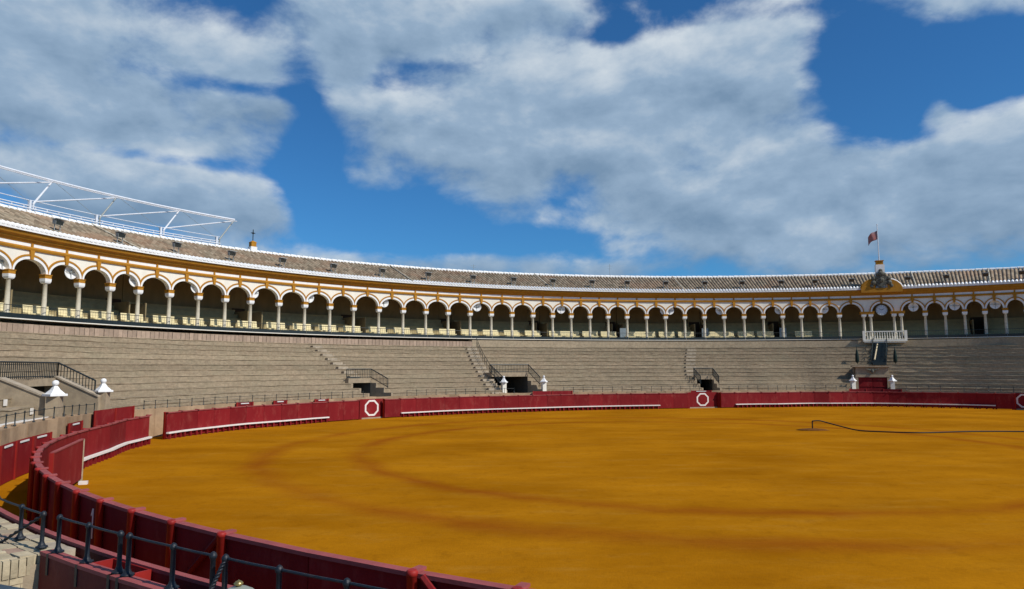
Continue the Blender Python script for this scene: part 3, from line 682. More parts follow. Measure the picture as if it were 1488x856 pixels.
def zridge(t):
    pts = RIDGE
    for (a, u), (b, v) in zip(pts, pts[1:]):
        if a <= t <= b: return u+(v-u)*(t-a)/(b-a)
    return pts[0][1] if t < pts[0][0] else pts[-1][1]
EAVE = [(40, 12.2), (190, 12.2)]
RIDGE = [(40, 14.1), (53, 14.15), (62, 14.3), (75, 14.4), (95, 14.42), (190, 14.42)]
OE, OR = DG-.52, DG+4.6
gal = empty('arcade_gallery', RP(110, DG+2, 0), 'white and ochre arcaded gallery with tiled roof above the brick seating', 'gallery')
shaft = MB().lathe([(.17,ZF+.16),(.17,ZF+.22),(.145,ZF+.28),(.14,ZF+1.2),(.118,ZC-.56),(.14,ZC-.545),(.14,ZC-.52)], 14).mesh('column', STONEC, True)
pedm = MB().box(-.19,.19,-.19,.19,ZF-.02,ZF+.16).mesh('pedestal', WHITE)
capm = MB().lathe([(.20,ZC-.58),(.27,ZC-.53),(.315,ZC-.44),(.325,ZC-.262)], 4, Matrix.Rotation(0, 4, 'Z')).mesh('capital', PUREW)
impm = MB().box(-.23,.23,-.09,.38,ZC-.26,ZC-.05).box(-.26,.26,-.12,.40,ZC-.05,ZC).mesh('impost', GOLD)
def column(M):
    c = put('column', shaft, M @ Matrix.Translation((0,.13,0)), gal)
    put('pedestal', pedm, M @ Matrix.Translation((0,.13,0)), c); put('capital', capm, M @ Matrix.Translation((0,.13,0)), c)
    return c
colM = []
for i, t in enumerate(COLT):
    M = frame(t, DG, 0, .6); colM.append(M)
    if i in (BOX0, BOX0+1):
        for s in (-1, 1):
            column(M @ Matrix.Translation((s*.34, -.25, 0)))
        w = MB().box(-.66,.66,-.38,.38,ZC-.26,ZC-.05,M).box(-.70,.70,-.42,.40,ZC-.05,ZC,M)
        build('impost', w, GOLD, gal)
    else:
        c = column(M); put('impost', impm, M, c)
def arch_bay(i):
    A, B = RP(COLT[i], DG), RP(COLT[i+1], DG); M, L = chord(A, B)
    sd = .16; hh = .80
    xl, xr = -L/2+(.52 if i in (BOX0, BOX0+1) else sd), L/2-(.52 if i+1 in (BOX0, BOX0+1) else sd)
    cx, hw = (xl+xr)/2, (xr-xl)/2; N = 18
    hh = .80 if L < 2.6 else .92
    arc = [(cx-hw*math.cos(math.pi*k/N), ZC+hh*math.sin(math.pi*k/N)) for k in range(N+1)]
    mb = MB()
    def P(x, y, z): return M @ Vector((x, y, z))
    for y, flip in ((0, 0), (.35, 1)):
        seq = [(-L/2, ZC)] + arc + [(L/2, ZC)]
        for (x0, z0), (x1, z1) in zip(seq, seq[1:]):
            q = [P(x0, y, z0), P(x1, y, z1), P(x1, y, ZS), P(x0, y, ZS)]
            if x1-x0 > 1e-5: mb.quad(*(q[::-1] if flip else q))
    for (x0, z0), (x1, z1) in zip(arc, arc[1:]): mb.quad(P(x0,0,z0), P(x0,.35,z0), P(x1,.35,z1), P(x1,0,z1))
    ar = build('arch', mb, WHITE, gal)
    lim = L/2-.003
    def band(r0, r1, y0, m, name):
        b = MB(); prev = None
        for k in range(N+1):
            a = math.pi*k/N; c_, s_ = -math.cos(a), math.sin(a)
            p = (max(-lim, min(lim, cx+(hw+r0[0])*c_)), ZC+(hh+r0[1])*s_); q = (max(-lim, min(lim, cx+(hw+r1[0])*c_)), ZC+(hh+r1[1])*s_)
            if prev:
                (p0, q0) = prev
                b.hexa([P(p0[0],y0,p0[1]),P(p[0],y0,p[1]),P(p[0],.002,p[1]),P(p0[0],.002,p0[1]),P(q0[0],y0,q0[1]),P(q[0],y0,q[1]),P(q[0],.002,q[1]),P(q0[0],.002,q0[1])])
            prev = (p, q)
        build(name, b, m, ar)
    band((.001,.001), (.155,.19), -.05, PUREW, 'archivolt'); band((.156,.192), (.26,.30), -.085, GOLD, 'archivolt_moulding')
    ks = MB().prism([(cx-.09,ZC+hh-.02),(cx+.09,ZC+hh-.02),(cx+.15,ZS-.002),(cx-.15,ZS-.002)], -.14, -.0015, M); build('keystone', ks, GOLD, ar)
    # frieze bracket over the keystone
    build('frieze_bracket', MB().box(cx-.06, cx+.06, -.10, -.003, ZS+.225, ZS+.425, M), GOLD, gal)
    # railing of this bay
    rl = MB(); rl.box(-L/2+.02, L/2-.02, -.315, -.28, ZF-.02, ZF+.26, M)
    rl.tube([(-L/2-.02,-.298,ZF+.74),(L/2+.02,-.298,ZF+.74)], .022, 6, M)
    nb = 12
    for k in range(nb+1):
        x = -L/2+L*k/nb; rl.tube([(x,-.298,ZF+.24),(x,-.298,ZF+.74)], .008, 4, M, False)
    if i != BOX0: build('railing', rl, IRON, gal)
    return M, L
BAY = [arch_bay(i) for i in range(len(COLT)-1)]
CT = COLT
build('string_course', MB().sweep(CT, [(DG-.10,ZS),(DG-.14,ZS+.12),(DG-.10,ZS+.22),(DG+.35,ZS+.22),(DG+.35,ZS)][::-1]), GOLD, gal)
build('frieze', MB().sweep(CT, [(DG-.002,ZS+.222),(DG-.002,ZS+.44),(DG+.35,ZS+.44),(DG+.35,ZS+.222)][::-1]), PUREW, gal)
def cornice(t):
    e = zeave(t)
    return [(DG-.03,ZS+.442),(DG-.08,ZS+.52),(DG-.20,ZS+.62),(DG-.24,ZS+.72),(DG-.40,e-.38),(DG-.45,e-.28),(DG-.45,e-.16),(DG+.35,e-.16),(DG+.35,ZS+.442)][::-1]
build('cornice', MB().sweep(CT, cornice), GOLD, gal)
build('floor_slab', MB().sweep(CT, [(DG-.36,ZF-.08),(DG-.36,ZF-.02),(DG+4.95,ZF-.02),(DG+4.95,ZF-.08)][::-1]), WHITE, gal)
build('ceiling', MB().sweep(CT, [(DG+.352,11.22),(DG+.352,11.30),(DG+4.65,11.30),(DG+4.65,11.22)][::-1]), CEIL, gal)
# tiers of boards with dark doorways every few bays
DOORX = [165.0+3.2*3.6, 167.3, 154.9, 142.5, 130.4, 118.6, 107.6, 98.0, 87.7, 78.3, 56.6, 50.0]
lo = COLT[-1]; hi = COLT[0]
bnd = sorted([d for d in DOORX if lo < d < hi]); hwd = .8
ivs = []; p = lo
for d in bnd: ivs.append((p, d-hwd)); p = d+hwd
ivs.append((p, hi))
for a, b in ivs:
    ts = arcs(b, a, DG+2, 1.5)
    for k in range(5):
        o = DG+1.75+.585*k; z = ZF+.42*(k+1)
        build('tier', MB().sweep(ts, [(o,ZF-.019 if k == 0 else z-.5),(o,z-.05),(o-.03,z-.05),(o-.03,z),(o+.585,z),(o+.585,ZF-.019 if k == 0 else z-.5)][::-1]), TIER, gal)
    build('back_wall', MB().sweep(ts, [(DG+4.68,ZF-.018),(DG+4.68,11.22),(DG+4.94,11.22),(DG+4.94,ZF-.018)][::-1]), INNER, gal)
for q, d in enumerate(bnd):
    M = frame(d, DG+4.70)
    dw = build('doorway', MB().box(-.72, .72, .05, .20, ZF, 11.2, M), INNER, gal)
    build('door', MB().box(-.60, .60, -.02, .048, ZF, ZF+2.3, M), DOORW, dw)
    for s in (-1, 1):
        build('tier_end_wall', MB().box(s*.66-.05, s*.66+.05, -2.95, -.05, ZF-.018, ZF+1.9, M), INNER, dw)
for d in (98.0, 87.7, 78.3):
    M = frame(d-.35, DG+1.0); sp = MB().box(-.36, .36, 0, .05, ZF, ZF+1.35, M)
    tag(build('grey_screen', sp, SCREEN), 'grey upright screen in a gallery aisle, %s from the clock' % ORD[(78.3, 87.7, 98.0).index(d)], 'screen', 'grey screens in the gallery')
# roof: underside, tiles, ridge, outer slope
def rline(t, k): return (OE+(OR-OE)*k, zeave(t)+(zridge(t)-zeave(t))*k)
roof = build('roof', MB().sweep(CT, lambda t: [(OE,zeave(t)-.14),(OE,zeave(t)-.02),(OR,zridge(t)-.02),(OR+2.2,zridge(t)-1.6),(OR+2.2,zridge(t)-1.75),(OR,zridge(t)-.16)][::-1]), TILE, gal)
build('outer_wall', MB().sweep(CT, lambda t: [(OR+1.6,-.05),(OR+1.6,zridge(t)-1.45),(OR+2.0,zridge(t)-1.75),(OR+2.0,-.05)][::-1]), WHITE, gal)
build('eave', MB().sweep(CT, lambda t: [(OE-.06,zeave(t)-.155),(OE-.06,zeave(t)+.02),(OE-.001,zeave(t)+.02),(OE-.001,zeave(t)-.155)][::-1]), PUREW, roof)
tt = arcs(COLT[0], COLT[-1], DG, .33); tm = MB(); em = MB(); NC = 13
for i, (a, b) in enumerate(zip(tt, tt[1:])):
    sec = [(0,0),(.12,.055),(.30,.10),(.5,.12),(.70,.10),(.88,.055),(1,0)]
    seg = []
    for j in range(NC+1):
        kk = j/NC; o, _ = rline((a+b)/2, kk)
        for lift in ((0,) if j == 0 else (.028, 0)):
            if j == NC and lift == 0: continue
            row = []
            for u, h in sec:
                t = a+(b-a)*(.06+.78*u); p = RP(t, o, rline(t, kk)[1] + h*.95 + lift - (.014)); row.append(p)
            seg.append((row, j))
    base = len(tm.v); w = len(sec)
    jit = random.uniform(-.012, .012)
    for row, j in seg: tm.v += [(p.x, p.y, p.z+jit) for p in row]
    for r_ in range(len(seg)-1):
        j0 = seg[r_][1]
        for k in range(w-1):
            tm.f.append((base+r_*w+k, base+r_*w+k+1, base+(r_+1)*w+k+1, base+(r_+1)*w+k))
            tm.uv[len(tm.f)-1] = [(i+.5, j0+.5)]*4
    # whitewashed mouth of each tile row at the eave
    r0 = seg[0][0]; P = [p + (RP(a, OE)-RP(a, OE+.10)) for p in r0]
    n0 = len(em.v); em.v += [tuple(p+Vector((0,0,.015))) for p in P] + [tuple(p+Vector((0,0,.03))+(RP(a, OE+.34)-RP(a, OE))+Vector((0,0,.17))) for p in r0] + [tuple(sum(P, Vector())/len(P) - Vector((0,0,.08)))]
    em.f += [(n0+k, n0+k+1, n0+w+k+1, n0+w+k) for k in range(w-1)] + [(n0+2*w, n0+k+1, n0+k) for k in range(w-1)]
tag(build('tile_rows', tm, TILE, roof), kind='stuff'); tag(build('eave_tile_mouths', em, PUREW, roof), kind='stuff')
rt = arcs(COLT[0], COLT[-1], OR, .62)
rmesh = MB(); rmesh.tube([(-.29,0,0),(.0,0,.0),(.29,0,0)], [.155,.145,.125], 10); rmesh.box(-.315,.315,-.26,.2,-.22,-.02)
RM = rmesh.mesh('ridge_tile', PUREW)
for a, b in zip(rt, rt[1:]):
    A, B = RP(a, OR, zridge(a)), RP(b, OR, zridge(b)); M, L = chord(A, B)
    put('ridge_tile', RM, M @ Matrix.Translation((0, 0, .04+random.uniform(-.012, .012))), roof)
# pale mortar hips dividing the tile fields
for t in (157.4, 125.5, 107.5, 90.2, 62.9, 55.2):
    mb = MB(); mb.tube([RP(t, rline(t, k/12)[0], rline(t, k/12)[1]+.10+(.03 if k % 2 else 0)) for k in range(0, 13)], [.05 if k % 2 else .09 for k in range(13)], 8); build('hip_tiles', mb, mat('old mortar', (.60, .54, .42), .95, .3, 3, .6, 10, col2=(.30, .26, .19)), roof)
# balcony of the box with balusters, pediment with weathered arms
Mb, Lb = BAY[BOX0]
bal = build('balcony', MB().box(-Lb/2-.62, Lb/2+.62, -1.0, -.02, ZF-.36, ZF-.14, Mb).box(-Lb/2-.5, Lb/2+.5, -.9, -.02, ZF-.50, ZF-.36, Mb), WHITE, gal)
build('balcony_rail', MB().box(-Lb/2-.56, Lb/2+.56, -.92, -.80, ZF+.66, ZF+.76, Mb), WHITE, bal)
bme = MB().lathe([(.05,0),(.05,.06),(.03,.10),(.065,.24),(.03,.46),(.05,.72),(.05,.80)], 8).mesh('baluster', WHITE, True)
for k in range(17):
    put('baluster', bme, Mb @ Matrix.Translation((-Lb/2-.42+(Lb+.84)*k/16, -.86, ZF-.14)), bal)
for s in (-1, 1): build('balcony_pedestal', MB().box(s*(Lb/2+.52)-.13, s*(Lb/2+.52)+.13, -.96, -.64, ZF-.138, ZF+.80, Mb), WHITE, bal)
ze = zeave(66.7)
pd = build('pediment', MB().box(-2.0, 2.0, -.72, .3, ze-.50, ze-.02, Mb), GOLD, gal)
for s in (-1, 1):
    pts = [(s*2.0, ze-.01), (s*1.82, ze+.32), (s*1.5, ze+.62), (s*1.1, ze+.82), (s*.6, ze+.86), (s*.6, ze-.01)]
    if s > 0: pts = pts[::-1]
    build('pediment_scroll', MB().prism(pts[::-1], -.70, -.30, Mb), GOLD, pd)
    top = [(s*2.03, ze+.02), (s*1.86, ze+.35), (s*1.53, ze+.66), (s*1.12, ze+.87), (s*.6, ze+.91)]
    build('scroll_moulding', MB().tube([(x, -.50, z) for x, z in top], .10, 8, Mb), PUREW if s > 0 else GOLD, pd)
ar = MB()
ar.prism([(-.5,ze+.3),(0,ze+.02),(.5,ze+.3),(.55,ze+1.25),(-.55,ze+1.25)], -.80, -.4, Mb)
for x, z, r in ((0,1.5,.34),(-.32,1.42,.22),(.32,1.42,.22),(0,1.85,.20),(-.75,.55,.30),(.75,.55,.30),(-.72,1.0,.26),(.72,1.0,.26),(-.95,.2,.22),(.95,.2,.22),(0,.8,.34)):
    ar.lathe([(.02,-r)]+[(r*math.sin(math.pi*i/6), -r*math.cos(math.pi*i/6)) for i in range(1,6)]+[(.02,r)], 9, Mb @ Matrix.Translation((x,-.62,ze+z)))
build('coat_of_arms', ar, GREYST, pd)
build('finial_base', MB().box(-.42,.42,-.55,.30,ze+.8,zridge(66)+.40,Mb), PUREW, pd); build('finial_block', MB().box(-.33,.33,-.45,.20,zridge(66)+.402,zridge(66)+.80,Mb).box(-.40,.40,-.52,.27,zridge(66)+.80,zridge(66)+.87,Mb), GOLD, pd)
zf = zridge(66)+.87
# ------------------------------------------------------------------ things in and on the gallery
base = Mb @ Vector((0, -.12, zf))
fp = empty('flagpole', base, 'white flagpole with a faded red flag above the balcony', 'flagpole')
build('pole', MB().tube([base, base+Vector((0,0,3.9))], [.06,.04], 8).lathe([(.02,3.9),(.08,3.98),(.02,4.08)], 8, Matrix.Translation(base)), STEELW, fp)
fl = MB(); nx, nz = 14, 8; xd = Mb.to_3x3() @ Vector((-1, 0, 0)); yd = Mb.to_3x3() @ Vector((0, 1, 0))
for i in range(nx+1):
    for j in range(nz+1):
        u, v = i/nx, j/nz
        p = base + Vector((0,0,3.35)) + xd*(u*.95) + yd*(.10*math.sin(u*7+v*2)*u) + Vector((0,0,-v*.95-u*u*.75-.08*math.sin(u*6)))
        fl.v.append(tuple(p))
for i in range(nx):
    for j in range(nz): a = i*(nz+1)+j; fl.f.append((a, a+1, a+nz+2, a+nz+1))
fo = build('flag', fl, FLAG, fp, True); sm = fo.modifiers.new('thick', 'SOLIDIFY'); sm.thickness = .012
# clock under the arch of the box
ck = empty('gallery_clock', Mb @ Vector((0,.10,9.9)), 'round white clock hanging in the arch above the balcony', 'clock')
T = Mb @ Matrix.Translation((0,.12,9.83)) @ Matrix.Rotation(math.pi/2, 4, 'X')
build('clock_case', MB().lathe([(.56,-.08),(.58,-.02),(.58,.05),(.54,.08),(.53,.045),(.02,.044)], 24, T), GRAYM, ck)
build('clock_face', MB().lathe([(.53,.046),(.53,.052),(.01,.053)], 24, T), mat('clock enamel', (.55,.60,.66), .4, .05, 3), ck)
hd = MB(); 
for a, l, w in ((R(60), .30, .03), (R(-55), .44, .02)):
    d_ = Vector((math.sin(a), math.cos(a), 0)); n_ = Vector((d_.y, -d_.x, 0))
    hd.hexa([T @ (n_*w+Vector((0,0,.056))), T @ (-n_*w+Vector((0,0,.056))), T @ (d_*l-n_*w*.4+Vector((0,0,.056))), T @ (d_*l+n_*w*.4+Vector((0,0,.056))),
             T @ (n_*w+Vector((0,0,.064))), T @ (-n_*w+Vector((0,0,.064))), T @ (d_*l-n_*w*.4+Vector((0,0,.064))), T @ (d_*l+n_*w*.4+Vector((0,0,.064)))])
build('clock_hands', hd, IRON, ck)
for k in range(12):
    a = math.pi*k/6; build('hour_mark', MB().box(-.018,.018,.42,.50,.0535,.058, T @ Matrix.Rotation(a, 4, 'Z')), IRON, ck)
build('hanger', MB().tube([Mb @ Vector((0,.12,10.4)), Mb @ Vector((0,.12,11.22))], .02, 6), IRON, ck)
# round discs with cross ribs hanging in every few arches
DISCS = (169.36, 163.21, 157.0, 150.6, 144.26, 137.76, 128.61, 116.8, 105.92, 92.64, 91.94, 85.66, 78.47, 73.22, 63.27, 58.95, 54.87)
def disc(t, z=10.08):
    M = frame(t, DG+.25, z)
    o = empty('hanging_disc', RP(t, DG+.25, z), 'round white disc in a gallery arch, %s from the clock %s' % counted(DISCS, t), 'disc', 'round discs hanging in the gallery arches')
    T = M @ Matrix.Rotation(math.pi/2, 4, 'X')
    build('dish', MB().lathe([(.04,-.12),(.30,-.10),(.46,-.02),(.48,.04),(.45,.05),(.28,-.03),(.03,-.05)], 20, T), PUREW, o, True)
    build('rib', MB().tube([(-.44,0,.045),(.44,0,.045)], .018, 6, T).tube([(0,-.44,.045),(0,.44,.045)], .018, 6, T), GRAYM, o)
    build('hub', MB().lathe([(.09,-.04),(.09,.06),(.05,.09),(.01,.10)], 10, T), GRAYM, o)
    build('hanger', MB().tube([M @ Vector((0,.05,.46)), M @ Vector((0,.05,11.22-z))], .015, 5), IRON, o)
for t in DISCS: disc(t)
# benches just behind the railing
def bench_mesh(w):
    b = MB(); b.box(-w/2, w/2, -.22, .20, .40, .46); b.hexa([(-w/2,.16,.46),(w/2,.16,.46),(w/2,.20,.46),(-w/2,.20,.46),(-w/2,.26,.98),(w/2,.26,.98),(w/2,.30,.98),(-w/2,.30,.98)])
    return b
BW = 1.78; seat = MB().box(-BW/2, BW/2, -.22, .22, .40, .46).mesh('seat', BENCH)
back = MB()
for k in range(3):
    z0 = .50+.17*k; back.hexa([(-BW/2,.17+.03*k,z0),(BW/2,.17+.03*k,z0),(BW/2,.21+.03*k,z0),(-BW/2,.21+.03*k,z0),(-BW/2,.20+.03*k,z0+.155),(BW/2,.20+.03*k,z0+.155),(BW/2,.24+.03*k,z0+.155),(-BW/2,.24+.03*k,z0+.155)])
back = back.mesh('backrest', BENCH)
sidem = MB().prism([(-.03,0),(.03,0),(.03,.40),(-.03,.40)], -.2, .2).mesh('leg', BENCH)
apron = MB().box(-BW/2+.06, BW/2-.06, -.20, -.17, .06, .398).mesh('front_panel', BENCH)
nb = 0; BENCHES = []; BOBJ = []
for i in range(2, len(COLT)-1):
    if i > BOX0-3: continue
    t = COLT[i] + (COLT[i+1]-COLT[i])*.18
    if any(abs(t-d) < 1.15 for d in bnd): t += .55 if t > min(bnd, key=lambda d: abs(d-t)) else -.55
    if any(abs(t-d) < 1.15 for d in bnd): 
        if random.random() < .5: continue
    M = frame(t, DG+1.0, ZF-.02); nb += 1
    BENCHES.append(t); o = empty('gallery_bench', M.translation, 'cream bench behind the gallery railing', 'bench', 'cream benches along the gallery front'); WM[o.name] = Matrix.Translation(M.translation)
    BOBJ.append(o); s = put('seat', seat, M, o); put('front_panel', apron, M, s); put('backrest', back, M, o)
    for x in (-BW/2+.1, BW/2-.1): put('leg', sidem, M @ Matrix.Translation((x, 0, 0)), o)
for t, o in zip(BENCHES, BOBJ): o['label'] = 'cream slatted bench behind the gallery railing, %s from the balcony' % counted(BENCHES, t)[0]
# floodlights along the eave
lb = MB().hexa([(-.26,-.16,.30),(.26,-.16,.30),(.26,.12,.36),(-.26,.12,.36),(-.30,-.22,.60),(.30,-.22,.60),(.26,.14,.66),(-.26,.14,.66)]).mesh('lamp_housing', GRAYM)
lg = MB().hexa([(-.24,-.172,.32),(.24,-.172,.32),(.24,-.162,.32),(-.24,-.162,.32),(-.27,-.225,.57),(.27,-.225,.57),(.27,-.215,.57),(-.27,-.215,.57)]).mesh('lamp_glass', mat('lamp glass', (.03,.04,.04), .15, .1, 3, spec=.6))
lhood = MB().box(-.33,.33,-.34,.16,.662,.70).mesh('visor', mat('pale grey sheet', (.42,.45,.44), .5, .1, 4))
lbr = MB().tube([(-.2,0,-.1),(-.2,0,.34)], .03, 6).tube([(.2,0,-.1),(.2,0,.34)], .03, 6).box(-.3,.3,-.08,.08,-.12,-.06).mesh('bracket', GRAYM)
FLOODS = (164.68,158.67,152.86,146.85,141.01,134.92,128.89,123.06,117.31,112.05,106.94,101.84,97.3,92.37,87.43,82.83,78.09,74.11,69.9,63.7,59.62,55.63,52.07)
for t in FLOODS:
    k = .16; o_, z_ = rline(t, k); M = frame(t, o_, z_+.16)
    o = empty('floodlight', M.translation, 'grey roof floodlight, %s from the pediment %s' % counted(FLOODS, t), 'floodlight', 'floodlights along the gallery eave'); WM[o.name] = Matrix.Translation(M.translation)
    put('bracket', lbr, M, o); h = put('lamp_housing', lb, M, o); put('lamp_glass', lg, M, h); put('visor', lhood, M, h)
# little cross on a whitewashed block on the ridge
t = 141.3; M = frame(t, OR, zridge(t))
o = empty('ridge_cross', M.translation, 'small iron cross on a white and ochre block on the roof ridge', 'cross')
build('block', MB().box(-.30,.30,-.30,.30,-.1,.42,M), PUREW, o); build('ochre_block', MB().box(-.24,.24,-.24,.24,.422,.80,M).lathe([(.36,.80),(.36,.86),(.08,1.0)], 4, M), GOLD, o)
build('iron_cross', MB().tube([(0,0,.98),(0,0,2.05)], .04, 6, M).tube([(-.20,0,1.72),(.20,0,1.72)], .04, 6, M).lathe([(.02,1.60),(.12,1.72),(.02,1.84)], 8, M), IRON, o)
# thin aerials behind the ridge
for t, h, lb_ in ((115.0, 1.0, 'short thin aerial mast on the ridge above the handrail stair'), (97.9, 1.7, 'tall thin aerial with crossbars on the ridge above the far gallery')):
    M = frame(t, OR+.3, zridge(t)-.1); o = empty('aerial', M.translation, lb_, 'aerial')
    build('mast', MB().tube([(0,0,0),(0,0,h)], .018, 5, M), GRAYM, o)
    build('crossbar', MB().tube([(-.35,0,h*.85),(.35,0,h*.85)], .012, 5, M).tube([(-.25,0,h*.65),(.25,0,h*.65)], .012, 5, M), GRAYM, o)

# ------------------------------------------------------------------ white steel canopy frame over the roof at the left
TP = [186.0, 180.1, 174.2, 168.2, 162.3, 156.5, 150.4, 144.7]
cf = empty('canopy_frame', RP(165, OR, 14), 'white tubular steel canopy frame leaning over the roof ridge', 'steel frame')
def low(t): return RP(t, OR+.25, zridge(t)+.55)
def mid(t): return RP(t, OR+.25, zridge(t)+.95)
def top(t): return RP(t-1.55, OR+.3, zridge(t)+2.75)
seq = [TP[0]+(TP[-1]-TP[0])*i/40 for i in range(41)]
build('top_chord', MB().tube([top(t) for t in seq], .085, 8), STEELW, cf)
build('top_purlin', MB().tube([top(t)+Vector((0,0,-.20))+(RP(t,OR)-RP(t,OR+.35)) for t in seq], .035, 6), STEELW, cf)
build('bottom_chord', MB().tube([low(t) for t in seq], .045, 8), STEELW, cf)
build('walkway_rail', MB().tube([mid(t) for t in seq], .03, 6), STEELW, cf)
build('walkway_beam', MB().tube([RP(t, OR+.1, zridge(t)+.34) for t in seq], .05, 6), STEELW, cf)
for t in arcs(TP[0], TP[-1], OR, .85):
    build('walkway_bracket', MB().tube([RP(t, OR+.15, zridge(t)-.02), low(t)], .028, 5), STEELW, cf)
for i, t in enumerate(TP):
    build('strut', MB().tube([RP(t, OR+.2, zridge(t)-.05), low(t)+Vector((0,0,.2)), top(t)], [.075,.075,.055], 8), GRAYM if i % 2 else STEELW, cf)
    build('strut_gusset', MB().box(-.07,.07,-.10,.10,-.02,.95, frame(t+.35, OR+.2, zridge(t))), STEELW, cf)
    if i:
        a, b = TP[i-1], t
        build('diagonal', MB().tube([low(a)+Vector((0,0,.35)), top(b)+Vector((0,0,-.12))], .05, 7), STEELW, cf)
        build('stay_cable', MB().tube([top(a), low(b)+Vector((0,0,.1))], .014, 5), GRAYM, cf)

# ------------------------------------------------------------------ hose on the sand
h0 = Vector((17.83, 41.83, 0)); hp = [h0+Vector((0,0,.0)), h0+Vector((0,0,.46)), h0+Vector((.06,0,.53)), h0+Vector((.45,-.03,.54)), h0+Vector((.9,-.12,.42)), (19.5,41.35,.2), (20.1,40.9,.06), (21,40.4,.035), (22.6,39.7,.035), (24,39.8,.035), (25.8,40.3,.035), (27.5,40.4,.035), (29.2,40.2,.035), (33,39.4,.035), (38,40,.035), (44,40.5,.035)]
hp = [Vector(p) for p in hp]; sm_ = []
for i in range(len(hp)-1):
    p0, p1, p2, p3 = hp[max(i-1,0)], hp[i], hp[i+1], hp[min(i+2,len(hp)-1)]
    for k in range(6):
        u = k/6; sm_.append(.5*((2*p1)+(-p0+p2)*u+(2*p0-5*p1+4*p2-p3)*u*u+(-p0+3*p1-3*p2+p3)*u**3))
sm_.append(hp[-1])
ho = empty('water_hose', h0, 'dark hose rising from a standpipe and snaking across the sand', 'hose')
build('hose', MB().tube(sm_, .036, 7), HOSE, ho, True)
build('sand_mound', MB().lathe([(.75,-.01),(.5,.06),(.25,.09),(.03,.10)], 14, Matrix.Translation(h0), 1.4, .8), mat('damp sand', (.17,.06,.006), .95, .2, 4, .5, 20), ho, True)

# ------------------------------------------------------------------ near corner: wall, rails, paving
ZN = 1.37
ll = empty('lane_ledge', RP(227, 1.4), 'low dark red ledge board with faded pink cap on the near side of the lane', 'ledge')
build('ledge_board', MB().sweep(arcs(240, 214.5, 1.4, .9), [(1.38,.0),(1.38,1.31),(1.45,1.31),(1.45,.0)][::-1]), MAROON, ll)
build('cap_rail', MB().sweep(arcs(240, 214.5, 1.4, .9), [(1.37,1.312),(1.37,1.355),(1.46,1.355),(1.46,1.312)][::-1]), REDTOP, ll)
pw = empty('maroon_parapet', RP(231, 1.87), 'maroon parapet wall carrying black iron posts beside pale paving', 'wall')
for a, b in ((240, 236.6), (236.59, 233.2), (233.19, 230.0), (229.99, 226.75)):
    ts = [a, (a+b)/2, b]
    w_ = build('wall_panel', MB().sweep(ts, [(1.80,.0),(1.80,ZN-.045),(1.93,ZN-.045),(1.93,.0)][::-1]), MAROON, pw)
    build('coping', MB().sweep(ts, [(1.785,ZN-.043),(1.785,ZN),(1.94,ZN),(1.94,ZN-.043)][::-1]), REDTOP, w_)
M = frame(228.9, 1.62)
bx = empty('red_box', RP(228.9, 1.62), 'open red wooden box between the low ledge and the maroon parapet', 'box')
build('box_floor', MB().box(-.42,.42,-.15,.17,.9,.94,M), REDP, bx)
for y in (-.17, .14): build('box_side', MB().box(-.42,.42,y,y+.03,.9,1.33,M), REDP, bx)
for x in (-.45, .42): build('box_end', MB().box(x,x+.03,-.172,.172,.9,1.332,M), REDP, bx)
build('box_divider', MB().box(-.1,.12,-.139,.139,.941,1.2,M), REDTOP, bx)
# posts of the near rail
NP = MB().lathe([(.075,0),(.075,.016),(.05,.026),(.038,.05),(.028,.08),(.026,.40),(.036,.41),(.040,.435),(.030,.46),(.012,.475)], 10)
NPM = NP.mesh('post', IRONB, True)
NBR = MB().box(-.028,.028,.045,.12,-.26,.0).box(-.09,.09,-.02,.02,.0,.022).mesh('bracket', IRONB)
def near_rail(ts, label, br=True, off=1.82, dz=0.):
    o = empty('iron_railing', RP(ts[len(ts)//2], off, ZN+dz), label, 'railing', 'black iron railings in the near corner')
    for t in ts:
        M = frame(t, off, ZN+dz); p = put('post', NPM, M, o)
        if br: put('bracket', NBR, M, p)
    for a, b in zip(ts, ts[1:]):
        build('rail', MB().tube([RP(a, off, ZN+dz+.435), RP((a+b)/2, off, ZN+dz+.432), RP(b, off, ZN+dz+.435)], .014, 6), IRONB, o)
    return o
near_rail([218.0, 219.8, 221.5, 223.2, 224.95, 226.2], 'black iron railing on the pale paving before the sandy lane', False, 1.80, -.03)
near_rail([227.1, 228.36, 229.55], 'black iron railing on the parapet end next to the pale paving')
near_rail([229.85, 231.2, 232.25], 'short black iron railing on the parapet behind the number 1 panel')
near_rail([232.55, 233.75, 235.05, 236.3, 237.6], 'black iron railing on the parapet running past the double gate')
def twisted(P, Q, label):
    P, Q = Vector(P), Vector(Q); n = 46; d = (Q-P).normalized(); a = d.cross(Vector((0,0,1))).normalized(); b = d.cross(a); mb = MB()
    for ph in (0, math.pi): mb.tube([P.lerp(Q, i/n)+(a*math.cos(i*.9+ph)+b*math.sin(i*.9+ph))*.012 for i in range(n+1)], .013, 6)
    tag(build('twisted_handrail', mb, IRONB, None, True), label, 'handrail', 'twisted iron handrails')
twisted(RP(226.2, 1.80, ZN+.40), (-7.6, 10.2, 1.06), 'twisted iron handrail sloping down beside the pale paving')
twisted(RP(232.55, 1.82, ZN+.43), (-3.0, 7.0, 1.42), 'twisted iron handrail sloping towards the brass topped pillar')
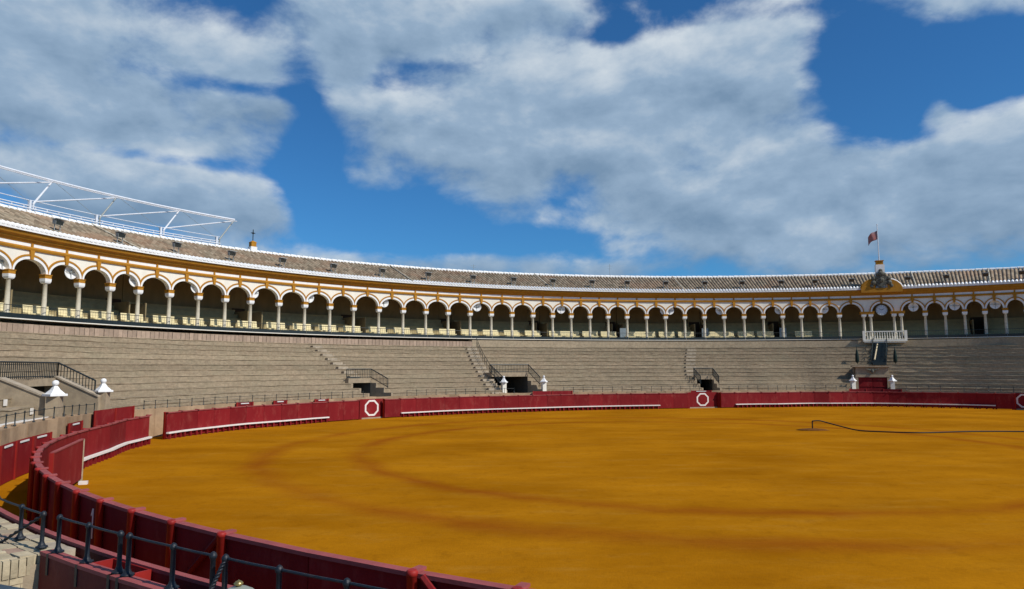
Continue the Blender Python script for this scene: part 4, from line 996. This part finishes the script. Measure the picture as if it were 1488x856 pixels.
# pale paving of the near landing
pv = empty('near_landing', RP(223, 2.6, 1.2), 'pale brick and stone landing beside the maroon parapet end', 'landing')
build('base', MB().sweep(arcs(226.7, 212, 3, .9), [(1.48,.0),(1.48,1.20),(6.2,1.20),(6.2,.0)][::-1]), COPE, pv)
random.seed(3)
o = 1.50
while o < 4.5:
    brick = 2.1 < o < 2.75
    w_, l_ = (.64, .085) if brick else (random.choice((.20, .24, .28)), .34)
    tq = arcs(226.65, 222.2 if brick else 217.5, o, l_)
    for t0, t1 in zip(tq, tq[1:]):
        gp = (.006 if brick else .008)*180/math.pi/38
        m_ = PAVE if brick else random.choice((PAVE, PAVE, PAVE2, COPE, STEPM))
        zt = 1.312 + random.uniform(-.012, .014)
        build('paving_brick' if brick else 'paving_stone', MB().sweep([t0-gp, t1+gp], [(o+.008,1.195),(o+.008,zt),(o+w_-.008,zt),(o+w_-.008,1.195)][::-1], jit=.006), m_, pv)
    o += w_
ME = frame(226.72, 1.97)
build('end_wall', MB().box(.045, .10, 0, 2.5, .0, 1.19, ME), COPE, pv)
for k in range(28):                                   # soldier course under the landing's edge
    y = .012+.088*k; build('edge_brick', MB().box(.02, .108+random.uniform(-.006,.008), y, y+.076, 1.085, 1.302+random.uniform(-.01,.01), ME), random.choice((PAVE, PAVE, STEPM)), pv)
for c in range(10):
    y = -.13*(c % 2); z0 = 1.078-.085*(c+1)
    while y < 2.45:
        y0, y1 = max(0, y)+.006, min(2.47, y+.27)-.006
        if y1-y0 > .05: build('brick', MB().box(.03, .104+random.uniform(.0,.012), y0, y1, z0+.006, z0+.079, ME), random.choice((PAVE, PAVE2, COPE, STEPM)), pv)
        y += .27
# pillar with brass topped dome beside the camera's landing
P = Vector((-1.46, 3.84, 0))
pl = empty('domed_pillar', P, 'pale domed pillar with a small brass knob, standing before the maroon parapet', 'pillar')
T = Matrix.Translation(P)
build('shaft', MB().box(-.2,.2,-.2,.2,-.02,2.36,T), WHITE, pl)
build('dome', MB().lathe([(.24,2.362),(.24,2.40),(.14,2.45),(.105,2.52),(.078,2.545),(.045,2.562),(.012,2.570)], 20, T), mat('dull dome metal', (.34,.36,.30), .5, .15, 6, spec=.5), pl, True)
build('knob', MB().lathe([(.010,2.566),(.014,2.573),(.024,2.579),(.025,2.586),(.016,2.594),(.008,2.598),(.003,2.602)], 14, T), BRASS, pl, True)
lg_ = empty('slate_ledge', (-3.9, 5.3, 1.0), 'slate blue ledge at the edge of the pale landing', 'ledge')
build('ledge_board', MB().hexa([(-5.2,5.05,2.12),(-3.0,4.55,2.12),(-2.92,4.83,2.12),(-5.1,5.72,2.12),(-5.2,5.05,2.20),(-3.0,4.55,2.20),(-2.92,4.83,2.20),(-5.1,5.72,2.20)]), SLATE, lg_)
for x, y in ((-4.9, 5.25), (-3.2, 4.75)): build('support', MB().box(x-.06,x+.06,y-.06,y+.06,0,2.118), SLATE, lg_)
